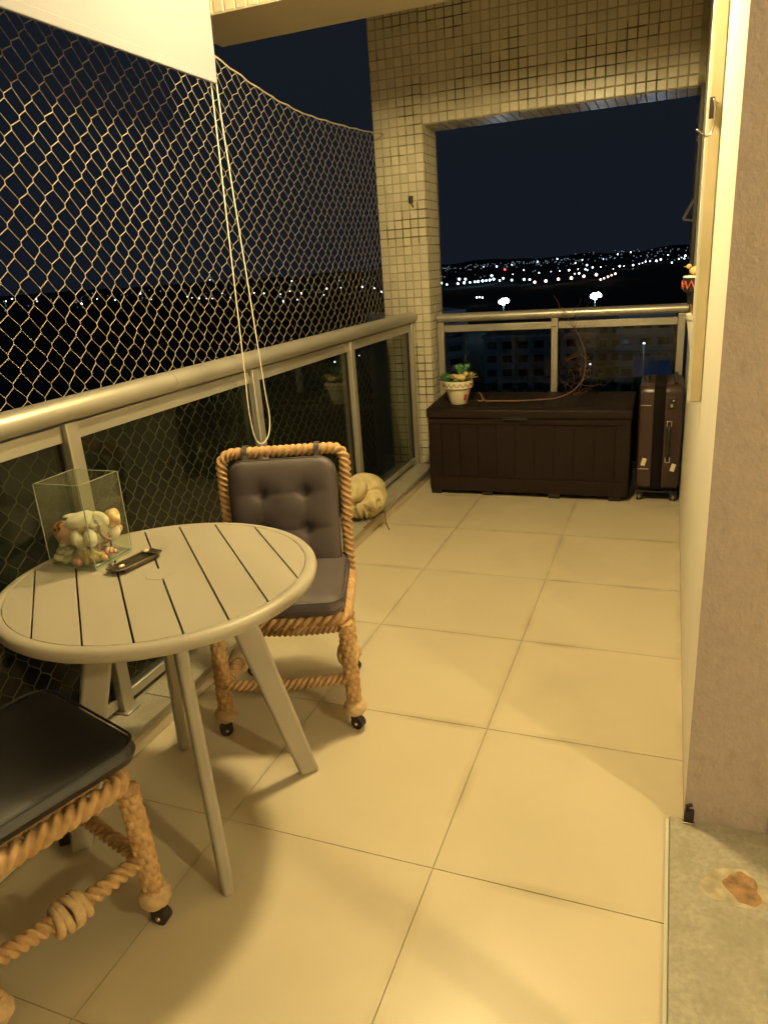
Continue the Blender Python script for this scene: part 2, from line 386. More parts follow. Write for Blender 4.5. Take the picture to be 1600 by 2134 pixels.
tgrid(colm,(-1.0415,1.1,.02),(0,1,0),(0,0,1),(1,0,0),5,41,'stuff',0)
tgrid(colm,(-1.3705,1.39,.02),(0,-1,0),(0,0,1),(-1,0,0),5,54,'stuff',0)
hdr=thing('tiled_header','cream mosaic tiled wall panel above the far opening','lintel',(0,0,0))
obj('core', boxm((-1.0395,1.1005,2.268),(WX-.002,1.398,3.0)), M['tileg'], hdr)
tgrid(hdr,(-1.0405,1.10,2.27),(1,0,0),(0,0,1),(0,-1,0),29,10,'obj',300)
tgrid(hdr,(-1.0405,1.11,2.2675),(1,0,0),(0,1,0),(0,0,-1),29,5,'stuff',0)
tgrid(hdr,(-1.0405,1.10,2.82),(1,0,0),(0,0,1),(0,-1,0),29,3,'stuff',0)
beam=thing('ceiling_beam','cream concrete beam crossing the balcony ceiling with mosaic tiled front face','beam',(0,0,0))
obj('soffit', boxm((-1.62,-.629,2.50),(WX-.001,-.220,3.0)), M['plaster'], beam, bevel=.004)
tgrid(beam,(-1.62,-.6305,2.502),(1,0,0),(0,0,1),(0,-1,0),40,5,'obj',200)
for x,wd in ((-.722,'leftmost'),(-.428,'second from left'),(-.082,'third from left'),(.255,'rightmost')):
    hk=MB().tube(smooth_path([(0,0,0),(0,-.004,-.018),(0,.004,-.03),(0,.012,-.024)],.003),.0022,6)
    tag(obj('net_hook',hk,M['bronze'],loc=(x,1.097,2.268),smooth=True),'small dark hook under the tiled header, '+wd+' of the four','hook','hooks along the far opening')
h=thing('wall_bracket','small rusty metal bracket screwed to the tiled column','bracket',(-1.135,1.093,1.84))
obj('plate',boxm((-.018,-.006,-.02),(.014,.001,.025)),M['bronze'],h,bevel=.002)
obj('hook',MB().tube(smooth_path([(0,-.006,0),(.004,-.02,-.01),(.012,-.015,-.03),(.016,-.008,-.045)],.004),.004,8),M['bronze'],h,smooth=True)

# ---------- side railing
PX=-1.185
def post_mesh():
    m=MB().box((-.035,-.025,.008),(.035,.025,.99)); return m
rail=thing('side_railing','champagne aluminium railing with smoked glass panes along the left edge','railing',(0,0,0))
PYS=[-4.22,-3.17,-2.12,-1.055,-.005,1.04]
pm=None
for i,yv in enumerate(PYS):
    o=obj('post',post_mesh(),M['alu'],rail,loc=(PX,yv,.078),bevel=.003)
    obj('foot',boxm((-.055,-.034,0),(.052,.034,.008)),M['alu'],o,bevel=.002)
tubey=[-5.0,-1.62,-.97,1.094]
for a,b in zip(tubey[:-1],tubey[1:]):
    t=MB().tube([(0,a+.0008,0),(0,(a+b)/2,0),(0,b-.0008,0)],1,28,prof=None)
    V=t.v[0]; V*=np.array([.043,1,.036]); V+=np.array([PX+.012,0,1.104])
    obj('handrail',t,M['alu'],rail,smooth=40)
for a,b in zip(PYS[:-1],PYS[1:]):
    a2=a+.027;b2=b-.027
    obj('top_bar',boxm((PX-.012,a2,1.012),(PX+.018,b2,1.062)),M['alu'],rail,bevel=.002)
    obj('bottom_bar',boxm((PX-.012,a2,.098),(PX+.014,b2,.132)),M['alu'],rail,bevel=.002)
    obj('glass_pane',boxm((PX-.004,a2+.001,.133),(PX+.004,b2-.001,1.011)),M['pane'],rail)
    obj('gasket',boxm((PX-.007,a2,.1325),(PX+.009,a2+.006,1.0115)),M['black'],rail); obj('gasket',boxm((PX-.007,b2-.006,.1325),(PX+.009,b2,1.0115)),M['black'],rail)
# ---------- far railing
fr=thing('far_railing','aluminium railing with two dark glass panes across the far end','railing',(0,0,0))
FY=1.21
t=MB().tube([(-1.02,FY,0),(-.2,FY,0),(WX-.008,FY,0)],1,28); V=t.v[0]; V[:,1]=(V[:,1]-FY)*.034+FY; V[:,2]=V[:,2]*.030+1.08
obj('handrail',t,M['alu'],fr,smooth=40)
fps=[-1.0,-.225,.545]
for x in fps:
    o=obj('post',boxm((-.021,-.03,.008),(.021,.03,1.052)),M['alu'],fr,loc=(x,FY,0),bevel=.003)
for a,b in zip(fps[:-1],fps[1:]):
    a2=a+.023;b2=b-.023
    obj('top_bar',boxm((a2,FY-.016,.985),(b2,FY+.012,1.03)),M['alu'],fr,bevel=.002)
    obj('bottom_bar',boxm((a2,FY-.016,.06),(b2,FY+.012,.095)),M['alu'],fr,bevel=.002)
    obj('glass_pane',boxm((a2+.001,FY-.004,.096),(b2-.001,FY+.004,.984)),M['panef'],fr)
tag(obj('cable_tie',MB().tube([( -.225+.026*math.cos(a),FY+.036*math.sin(a),.99+.002*a) for a in np.linspace(0,6.2,24)],.002,6),M['twig'],smooth=True),'thin brown tie wrapped round the middle post of the far railing','tie')

# ---------- safety net
NX=-1.30; a=.0365
nodesY=np.arange(-3.4,1.09,a); nz=np.arange(-.35,2.34,.035)
def topz(y):
    return 2.20+.16*max(0,(-.1-y)/1.0)**1.5 if y<-.1 else 2.195+.035*max(0,(y+.1))**2
def npos(i,j):
    y=-3.4+i*a; z=-.35+j*.035
    tz=topz(y); full=2.205
    zz=-.35+(z+.35)*(tz+.35)/(full+.35)
    x=NX+.035*math.sin(2.2*y+.6)*math.sin((zz)*1.3)+.003*math.sin(i*1.7+j*2.3)
    dy=.010*math.sin(zz*3+1.2*y)+.0016*math.sin(i*2.9+j*1.3)
    if y>.85: dy*=.3
    return np.array([x,y+dy,zz+.0016*math.sin(i*1.1+j*3.7)])
NI=len(nodesY); NJ=int(round((2.205+.35)/.035))
A=MB();B=MB()
def strand(mb,p,q,r):
    r*=1-.42*min(1,max(0,(p[1]+1.3)/1.2))
    kz=np.array([0,0,.0055]) if q[2]>p[2] else np.array([0,0,-.0055])
    mb.tube([p,p+kz,q-kz,q],r,5,cap=False)
for i in range(NI):
    for j in range(NJ+1):
        if (i+j)%2: continue
        p=npos(i,j)
        if i+1<NI and j+1<=NJ: strand(A,p,npos(i+1,j+1),.00155)
        if i+1<NI and j-1>=0: strand(B,p,npos(i+1,j-1),.00105)
net=thing('safety_net','sand coloured diamond mesh safety net stretched outside the left railing','net',(0,0,0))
obj('cord_mesh',A,M['net'],net,smooth=True); obj('thin_cord_mesh',B,M['netb'],net,smooth=True)
obj('edge_rope',MB().tube([npos(i,NJ) for i in range(NI)]+[np.array([-1.31,1.10,topz(1.1)])],.0035,6),M['net'],net,smooth=True)

# ---------- roller blind and chain
bl=thing('roller_blind','ivory roller blind hanging half lowered from the left ceiling edge','blind',(0,0,0))
BX=-1.08
m=MB(); ny=40; nzz=16; V=[];F=[]
for s_,off in ((0,0),(1,-.0012)):
    for iy in range(ny+1):
        for iz in range(nzz+1):
            y=-4.3+(4.3-1.2)*iy/ny; z=2.125+(2.70-2.125)*iz/nzz
            curl=.012*max(0,(y+1.35)/.15)**2*math.sin(math.pi*min(1,(z-2.125)/.5)*.9+.4)
            V.append((BX+off+curl+.002*math.sin(y*5+z*3), y-(.022*(1-((z-2.125)/.575))**0*math.sin(math.pi*(z-2.125)/.3) *0.25 if y>-1.25 and z<2.425 else 0), z))
nn_=(ny+1)*(nzz+1)
for k_ in range(2):
    for iy in range(ny):
        for iz in range(nzz):
            q=k_*nn_+iy*(nzz+1)+iz; f=(q,q+1,q+nzz+2,q+nzz+1); F.append(f if k_ else f[::-1])
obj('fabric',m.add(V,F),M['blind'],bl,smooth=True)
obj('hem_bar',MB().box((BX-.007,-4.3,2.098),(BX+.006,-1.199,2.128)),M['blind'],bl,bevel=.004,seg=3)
t=MB().tube([(BX-.02,-4.3,2.72),(BX-.02,-2.5,2.72),(BX-.02,-1.19,2.72)],.03,20)
obj('roller_tube',t,M['alu'],bl,smooth=40)
cp=smooth_path([(-1.10,-1.200,2.66),(-1.10,-1.202,2.1),(-1.10,-1.212,1.6),(-1.10,-1.222,1.1),(-1.10,-1.226,.92),(-1.10,-1.206,.805),(-1.10,-1.153,.768),(-1.10,-1.093,.795),(-1.10,-1.070,.87),(-1.10,-1.084,1.0),(-1.10,-1.115,1.4),(-1.10,-1.147,1.8),(-1.10,-1.165,2.1),(-1.10,-1.168,2.66)],.0015)
tag(obj('blind_chain',MB().tube(cp,.0030,6,prof=lambda a_,s_:.62+.42*abs(math.sin(s_*math.pi/.006))),M['cord'],smooth=True),'long ivory bead chain looping down from the roller blind','chain')

# ---------- right side details
th=thing('threshold','speckled granite door threshold slab with rusty stain at lower right','threshold',(0,0,0))
obj('stone_slab',boxm((.552,-5.4,.0),(.96,-2.0635,.016)),M['granite'],th,bevel=.002)
obj('edge_strip',boxm((.543,-5.4,.0003),(.5505,-2.0635,.005)),M['wallb'],th)
def blob(cx,cy,r0,z0,z1,seed,sx=1,sy=1,n=40):
    rnd=random.Random(seed); ph=[rnd.uniform(0,6.28) for _ in range(5)]
    pts=[]
    for i in range(n):
        t_=2*math.pi*i/n; r=r0*(1+.12*math.sin(2*t_+ph[0])+.10*math.sin(3*t_+ph[1])+.06*math.sin(5*t_+ph[2])+.03*math.sin(9*t_+ph[3]))
        pts.append((cx+r*sx*math.cos(t_),cy+r*sy*math.sin(t_)))
    return MB().prism(pts,z0,z1)
st=thing('rust_stain','dried orange brown rust stain on the granite threshold','stain',(0,0,.0162))
obj('scale_ring',blob(.694,-2.266,.064,0,.0004,3,1.0,1.0),M['rustp'],st)
obj('rust_patch',blob(.712,-2.262,.042,.0006,.0010,5,.95,1.05),M['rust'],st)
# sliding door (open): outer stile and pane
sd=thing('sliding_door','aluminium framed sliding glass door standing open beside the threshold','door',(0,0,0))
obj('stile',boxm((.735,-2.93,.03),(.775,-2.86,2.12)),M['alu'],sd,bevel=.003)
obj('stile',boxm((.735,-3.98,.03),(.775,-3.91,2.12)),M['alu'],sd,bevel=.003)
obj('top_rail',boxm((.738,-3.909,2.06),(.772,-2.931,2.12)),M['alu'],sd)
obj('bottom_rail',boxm((.738,-3.909,.03),(.772,-2.931,.10)),M['alu'],sd)
obj('glass_pane',boxm((.752,-3.908,.101),(.758,-2.932,2.059)),M['doorg'],sd)
df=thing('door_frame','dark bronze door frame edge at the right end of the mauve jamb','frame',(0,0,0))
obj('side_frame',boxm((.7885,-2.07,.017),(.86,-2.001,2.14)),M['darkfr'],df,bevel=.002)
obj('head_frame',boxm((.60,-5.4,2.13),(.86,-2.0635,2.19)),M['darkfr'],df)  # unseen head, set low to keep room light off the upper net
struct('wall_over_door', boxm((.60,-5.4,2.191),(.80,-2.0635,2.779)), M['wall'])
lt=thing('floor_latch','small dark metal latch at the foot of the mauve jamb','latch',(.598,-2.066,.017))
obj('body',boxm((-.012,-.012,0),(.012,.003,.034)),M['darkfr'],lt,bevel=.002)
obj('pin',MB().tube([(-.004,-.004,.03),(-.006,-.008,.05),(.004,-.012,.058)],.005,8),M['darkfr'],lt,smooth=True)
obj('foot',boxm((-.014,-.02,0),(.016,-.012,.006)),M['chrome'],lt,bevel=.001)
# vertical blind guide channel on the wall
ch=thing('blind_guide','tall cream guide channel fixed to the right wall above the ledge','channel',(0,0,0))
GY=-1.23
obj('channel',MB().box((WX-.042,GY,.96),(WX-.0005,GY+.035,2.999)),M['wallb'],ch,bevel=.002)
obj('inner_face',MB().box((WX-.033,GY-.0035,.965),(WX-.005,GY-.0005,2.777)),M['ochre'],ch)
hk=thing('blind_hook','bent wire hook with a dark clip on the guide channel','hook',(WX-.03,GY-.012,1.80))
obj('clip',boxm((-.006,-.006,-.02),(.008,.006,.035)),M['darkfr'],hk,bevel=.002)
obj('wire',MB().tube(smooth_path([(.004,-.004,.03),(.008,-.008,0),(.006,-.014,-.05),(-.004,-.016,-.066),(-.018,-.014,-.062),(-.036,-.010,-.045)],.004),.0028,8),M['chrome'],hk,smooth=True)
tag(obj('wall_screw',boxm((WX-.004,-1.72,2.03),(WX,-1.705,2.036)),M['bronze']),'tiny dark screw high on the pale wall','screw')
# dark upright strip and stay at the far right
wf=thing('dark_upright','dark upright strip at the right edge of the far opening','frame',(0,0,0))
obj('upright',boxm((.566,1.02,1.115),(WX-.001,1.098,2.265)),M['darkfr'],wf,bevel=.003)
obj('glass_fin',boxm((.557,1.055,1.13),(.5655,1.065,2.25)),M['panef'],wf)
obj('stay_arm',MB().bar((.515,1.04,1.585),(.566,1.04,1.685),.016,.016).bar((.515,1.04,1.585),(.566,1.04,1.575),.012,.012),M['darkfr'],wf)
# wall console with pots
cn=thing('wall_console','cream corbel shelf on the right wall tapering down to a point','shelf',(WX,-.40,0))
def halfprof(mb,levels,n=20,yc=0):
    V=[];m_=len(levels)
    for r,ry,z in levels:
        for i in range(n+1):
            a_=math.pi/2+math.pi*i/n; V.append((r*math.cos(a_),yc+ry*math.sin(a_),z))
    F=[(j*(n+1)+i,j*(n+1)+i+1,(j+1)*(n+1)+i+1,(j+1)*(n+1)+i) for j in range(m_-1) for i in range(n)]
    F+=[tuple(range(n+1))[::-1],tuple((m_-1)*(n+1)+i for i in range(n+1))]
    F+=[(j*(n+1)+n,j*(n+1),(j+1)*(n+1),(j+1)*(n+1)+n) for j in range(m_-1)]
    return mb.add(V,F)
obj('top_shelf',halfprof(MB(),[(.047,.085,1.150),(.050,.09,1.155),(.050,.09,1.172)]),M['wallb'],cn,smooth=40)
obj('corbel',halfprof(MB(),[(.012,.03,.945),(.018,.035,.97),(.026,.05,1.02),(.034,.065,1.08),(.044,.08,1.149)]),M['wallb'],cn,smooth=40)
tag(obj('terracotta_saucer',halfprof(MB(),[(.028,.045,1.1725),(.034,.05,1.20),(.036,.052,1.208)]),M['orange'],loc=(WX,-.44,0),smooth=40),'small terracotta piece standing on the corbel shelf','saucer')
wp=thing('wall_planter','half round wall planter with black band and red zigzag','planter',(WX,-.52,0))
obj('bracket',halfprof(MB(),[(.030,.04,1.213),(.050,.055,1.25),(.055,.06,1.262)]),M['potb'],wp,smooth=40)
obj('bowl',halfprof(MB(),[(.055,.065,1.2635),(.066,.075,1.270),(.070,.08,1.322)]),M['potb'],wp,smooth=40)
obj('lip',halfprof(MB(),[(.071,.081,1.3225),(.068,.079,1.328)]),M['wallb'],wp,smooth=40)
zz=[]
for i in range(60):
    a_=math.pi/2+math.pi*i/59; up=abs((i%8)-4)/4
    zz.append((-.0715*abs(math.cos(a_)),.0815*math.sin(a_),1.280+.030*up))
obj('zigzag',MB().tube(zz,.0028,5),M['zigr'],wp,smooth=True)
tag(obj('clay_bird',MB().ball((-.025,0,.018),.02,12,8,(1.2,1.6,.8)).ball((-.05,-.01,.034),.010,10,6).add([(-.058,-.01,.037),(-.07,-.01,.033),(-.058,-.014,.031),(-.058,-.006,.031)],[(0,1,2),(0,3,1),(0,2,3),(1,3,2)]),M['yellow'],loc=(WX,-.50,1.329),smooth=True),'yellow clay bird perched on the wall planter rim','figurine')

# ================================================================== LAMPS
LP_=(-.17,-1.46,2.60)
lf=thing('ceiling_lamp','round ceiling lamp with warm glowing bulb above the balcony','lamp',(LP_[0],LP_[1],0))
obj('housing',MB().lathe([(.150,2.735),(.155,2.745),(.155,2.778)],40),M['wallb'],lf,smooth=40)
obj('bulb',MB().ball((0,0,2.712),.022,16,10,(1,1,.8)),M['lampglow'],lf,smooth=True)
ld=bpy.data.lights.new('ceiling_lamp_light','POINT'); ld.shadow_soft_size=.095; ld.energy=LAMP_W; ld.color=LAMP_COL
lo=bpy.data.objects.new('ceiling_lamp_light',ld); COL.objects.link(lo); lo.location=LP_
rl=thing('room_lamp','warm ceiling lamp inside the room behind the door','lamp',(2.9,-3.8,0))
obj('housing',MB().lathe([(.14,2.50),(.15,2.51),(.15,2.778)],40),M['wallb'],rl,smooth=40)
obj('diffuser',MB().lathe([(.12,2.492),(.13,2.495),(.13,2.499)],40),M['roomglow'],rl,smooth=40)
l2=bpy.data.lights.new('room_lamp_light','POINT'); l2.energy=ROOM_W; l2.color=ROOM_COL; l2.shadow_soft_size=.07
lo2=bpy.data.objects.new('room_lamp_light',l2); COL.objects.link(lo2); lo2.location=(2.9,-3.8,2.38)

# ================================================================== TABLE
TC=(-.70,-2.38); TR=.399; TA=R(-45.6); TZ=.735
tb=thing('round_table','round grey beige slatted aluminium table with four splayed legs','table',(TC[0],TC[1],0),TA)
ri=TR-.030
prof=[(ri+.001,TZ-.012),(ri+.001,TZ-.0012),(ri+.003,TZ),(TR-.014,TZ),(TR-.006,TZ-.003),(TR-.0015,TZ-.009),(TR,TZ-.016),(TR-.002,TZ-.025),(TR-.008,TZ-.031),(TR-.016,TZ-.034),(ri-.01,TZ-.034),(ri-.01,TZ-.030)]
obj('rim',MB().lathe(prof,128,cap=False),M['table'],tb,smooth=50)
# inside the rim: eight slats (slots run along local x)
gp=.0022
for k_ in range(-4,4):
    v0=k_*.1+gp; v1=(k_+1)*.1-gp
    if k_==-4: v0=-ri
    if k_==3: v1=ri
    # slot length is shortened: slats merge with border ring of radius rs
    pts=[]
    for v in np.linspace(v0,v1,14): pts.append((math.sqrt(max(0,(ri)**2-v*v)),v))
    for v in np.linspace(v1,v0,14): pts.append((-math.sqrt(max(0,(ri)**2-v*v)),v))
    P=[]; 
    for p_ in pts:
        if not P or math.hypot(P[-1][0]-p_[0],P[-1][1]-p_[1])>1e-5: P.append(p_)
    if math.hypot(P[0][0]-P[-1][0],P[0][1]-P[-1][1])<1e-5: P.pop()
    obj('slat',MB().prism(P,TZ-.010,TZ-.0005),M['table'],tb,bevel=.0009,seg=1)
obj('slot_dark_sheet',MB().lathe([(0.001,TZ-.034),(ri-.012,TZ-.034),(ri-.012,TZ-.0185),(0.001,TZ-.0185)],64,cap=False),M['slot'],tb)  # added dark sheet, stands for the darkness seen through the open slots
obj('centre_cap',MB().lathe([(.038,TZ-.006),(.038,TZ+.0004)],48),M['table'],tb,bevel=.0006,seg=1)
for q in range(4):
    a_=q*math.pi/2+R(45)+R(45.6)-TA*0
    # legs stand on world diagonals
    wa=R(45)+q*math.pi/2-TA
    r0,r1=.150,.325
    p=(r0*math.cos(wa),r0*math.sin(wa),TZ-.036); e=(r1*math.cos(wa),r1*math.sin(wa),.0)
    tang=(-math.sin(wa),math.cos(wa),0)
    m=MB(); P_=Vector(p);E_=Vector(e); rd=Vector((math.cos(wa),math.sin(wa),0)); tg=Vector(tang)
    V=[]
    for c_,w_ in ((P_,.040),(E_,.030)):
        for sa,sb in ((-1,-1),(1,-1),(1,1),(-1,1)): V.append(list(c_+rd*sa*w_+tg*sb*.0155))
    m.add(V,[(3,2,1,0),(4,5,6,7),(0,1,5,4),(1,2,6,5),(2,3,7,6),(3,0,4,7)])
    obj('leg',m,M['table'],tb,bevel=.010,seg=4)
# vase
vx0,vx1,vy0,vy1=-1.040,-.888,-2.402,-2.260; vz0=TZ+.0015; vz1=.967; gt=.004
va=thing('glass_vase','square clear glass vase half filled with seashells on the table','vase',((vx0+vx1)/2,(vy0+vy1)/2,vz0))
hx=(vx1-vx0)/2; hy=(vy1-vy0)/2; hz=vz1-vz0
obj('front_wall',boxm((-hx,-hy,.0),(hx,-hy+gt,hz)),M['vase'],va)
obj('back_wall',boxm((-hx,hy-gt,.0),(hx,hy,hz)),M['vase'],va)
obj('side_wall',boxm((-hx,-hy+gt+.0003,0),(-hx+gt,hy-gt-.0003,hz)),M['vase'],va)
obj('side_wall',boxm((hx-gt,-hy+gt+.0003,0),(hx,hy-gt-.0003,hz)),M['vase'],va)
obj('base',boxm((-hx+gt+.0005,-hy+gt+.0005,.0004),(hx-gt-.0005,hy-gt-.0005,.009)),M['gedge'],va,bevel=.003)
e=MB()
for (x0,y0,x1,y1) in ((-hx,-hy,hx,-hy+gt),(-hx,hy-gt,hx,hy),(-hx,-hy+gt,-hx+gt,hy-gt),(hx-gt,-hy+gt,hx,hy-gt)):
    e.box((x0+.0007,y0+.0007,hz+.0002),(x1-.0007,y1-.0007,hz+.0013))
obj('rim',e,M['gedge'],va)
e=MB()
for sx_ in (-1,1):
    for sy_ in (-1,1): e.box((sx_*(hx+.0005)-.001,sy_*(hy+.0005)-.001,.002),(sx_*(hx+.0005)+.001,sy_*(hy+.0005)+.001,hz))
for s_ in (-1,1):
    e.box((-hx,s_*(hy+.0006)-.0009,.0),(hx,s_*(hy+.0006)+.0009,.0045)); e.box((s_*(hx+.0006)-.0009,-hy,.0),(s_*(hx+.0006)+.0009,hy,.0045))
obj('edge',e,M['gedge'],va)
# shells
def bowl(rx,ry,h,thick=.0018,ribs=18,amp=.03,n=36,m=10):
    V=[];mb=MB()
    for side in (0,1):
        for j in range(m+1):
            t_=j/m*math.pi/2
            for i in range(n):
                a_=2*math.pi*i/n
                rr=math.sin(t_)*(1+amp*math.cos(ribs*a_)*(j/m)); k2=1-side*thick/min(rx,ry)*1.2
                off=.35*(1-math.sin(t_))
                V.append((rx*(rr*math.cos(a_)*k2+off),ry*rr*math.sin(a_)*k2,h*math.cos(t_)*k2))
    F=[]
    for side in (0,1):
        o=side*(m+1)*n
        for j in range(m):
            for i in range(n):
                f=(o+j*n+i,o+(j+1)*n+i,o+(j+1)*n+(i+1)%n,o+j*n+(i+1)%n); F.append(f if not side else f[::-1])
    o=(m+1)*n
    for i in range(n): F.append((m*n+i,o+m*n+i,o+m*n+(i+1)%n,m*n+(i+1)%n))
    return mb.add(V,F)
def whelk(r,h,turns=4.5,n=20,m=60):
    path=[];rad=[]
    for k_ in range(m):
        t_=k_/(m-1); s_=(1-t_)**1.25; a_=turns*2*math.pi*t_
        path.append((r*.55*s_*math.cos(a_),r*.55*s_*math.sin(a_),h*(1-s_)*.9)); rad.append(r*.52*s_+.0006)
    return MB().tube(path,rad,n)
def wing(l,w,t_=.004):
    V=[];n=14;F=[]
    for sgn in (1,-1):
        for i in range(n+1):
            u_=i/n
            for j in range(5):
                v_=(j/4-.5); ww=w*math.sin(math.pi*min(.98,u_*.9+.08))**.7
                V.append((l*(u_-.5), v_*ww*2, .014*math.cos(v_*3)*math.sin(u_*3.1)+.006*math.sin(6*u_)+sgn*t_/2*(1-(2*v_)**4)))
    s_=(n+1)*5
    for i in range(n):
        for j in range(4):
            q=i*5+j; F.append((q,q+5,q+6,q+1)); F.append((s_+q,s_+q+1,s_+q+6,s_+q+5))
        F.append((i*5,s_+i*5,s_+(i+1)*5,(i+1)*5)); q=i*5+4; F.append((q,q+5,s_+q+5,s_+q))
    return MB().add(V,F)
def lump(r,seed,amp=.25,sc3=(1,1,1)):
    rn=np.random.RandomState(seed); K=rn.uniform(-5,5,(10,3)); ph=rn.uniform(0,6,10)
    return MB().ball((0,0,0),r,28,18,sc3,fn=lambda d: 1+amp*np.sin(K@d+ph).sum()/4)
SX,SY,SZ=-.964,-2.331,TZ
def shellobj(mb,m_,loc,rot,label,grp=None,name='seashell',sc_=1.28):
    mb.v=[v*sc_ for v in mb.v]; loc=(loc[0]*1.12+.004,loc[1]*.95,loc[2]*1.06)
    tag(obj(name,mb,m_,loc=(SX+loc[0],SY+loc[1],SZ+loc[2]),rot=tuple(R(v) for v in rot),smooth=60),label,'shell' if name=='seashell' else 'coral',grp)
shellobj(bowl(.037,.028,.018,ribs=26,amp=.012),M['shw'],(-.002,-.016,.108),(14,-8,12),'large smooth white oval shell on top of the pile in the vase')
shellobj(bowl(.030,.027,.020,ribs=14,amp=.02),M['shp'],(-.026,-.036,.072),(100,-18,18),'pinkish bowl shell with dark hollow facing the front of the vase')
shellobj(lump(.023,3,.06,(1,.85,1.1)),M['sho'],(-.046,-.034,.082),(10,20,0),'orange shell speckled dark brown at the left side of the vase')
shellobj(bowl(.024,.020,.010,ribs=0,amp=0),M['shw'],(-.040,.008,.108),(-12,14,60),'cream flat shell tucked behind the orange speckled one')
shellobj(wing(.055,.013),M['shw'],(.010,-.050,.062),(70,72,10),'white tongue shaped shell fragment in the middle of the vase front')
shellobj(bowl(.024,.016,.014,ribs=20,amp=.03),M['shw'],(.034,-.036,.072),(55,30,-25),'white curved shell with yellow edge at right of the tongue fragment')
shellobj(wing(.062,.015),M['shw'],(.045,.010,.098),(60,60,60),'cream wing shaped shell standing at the right side of the vase')
shellobj(lump(.018,8,.22,(1,.9,1.2)),M['shy'],(.056,.030,.106),(0,0,0),'pinkish knobbly shell at the top right corner of the vase')
shellobj(whelk(.020,.062),M['shg'],(-.050,-.052,.012),(15,12,30),'pale conical shell standing in the front left corner of the vase')
shellobj(whelk(.016,.055),M['shg'],(-.030,-.054,.010),(10,-6,120),'second pale conical shell beside the front left corner of the vase')
shellobj(whelk(.016,.050),M['shp'],(-.002,-.050,.014),(80,10,40),'brown pink spiral shell lying at the bottom middle of the vase')
shellobj(lump(.014,21,.3,(1.1,.9,1.3)),M['shy'],(.024,-.048,.026),(0,0,20),'coarse yellow coral lump at the vase front bottom','','coral_lump')
shellobj(lump(.013,25,.3,(1.2,.9,1)),M['shy'],(.046,-.044,.030),(0,40,70),'small coarse yellow coral lump near the vase right front corner','','coral_lump')
shellobj(bowl(.022,.018,.012,ribs=22,amp=.04),M['shp'],(-.048,-.020,.045),(80,20,-40),'pink ribbed shell under the orange speckled one')
fill=[]
for i in range(46):
    fx=random.uniform(-.056,.058); fy=random.uniform(-.044,.048); fz=.022+.066*random.random()
    kk=i%3
    mb=[bowl(.020,.016,.011,ribs=20,amp=.03),lump(.016,40+i,.2,(1,.8,.7)),whelk(.013,.045)][kk]
    shellobj(mb,[M['shw'],M['shy'],M['shp'],M['shw']][i%4],(fx,fy,fz),(random.uniform(0,180),random.uniform(0,180),random.uniform(0,360)),'small pale shell buried in the pile inside the glass vase','small shells filling the vase',sc_=1.15)
# metal tray
tr=thing('trinket_tray','small ornate tarnished metal tray with raised ends lying on the table','tray',(-.811,-2.341,TZ+.001),R(80))
obj('dish',MB().box((-.058,-.026,.002),(.058,.026,.007)).box((-.058,-.030,.004),(.058,-.025,.014)).box((-.058,.025,.004),(.058,.030,.014)),M['bronze'],tr,bevel=.0015)
for s_ in (-1,1):
    obj('end_wing',MB().prism([(s_*.050,-.034),(s_*.078,-.020),(s_*.078,.020),(s_*.050,.034)][::s_],.010,.0145),M['bronze'],tr,bevel=.001)
    obj('stud',MB().ball((s_*.052,s_*.012,.017),.0065,10,7,(1.4,1,.6)),M['label'],tr,smooth=True)
obj('foot',MB().box((-.05,-.02,0),(-.04,.02,.0021)).box((.04,-.02,0),(.05,.02,.0021)),M['bronze'],tr)

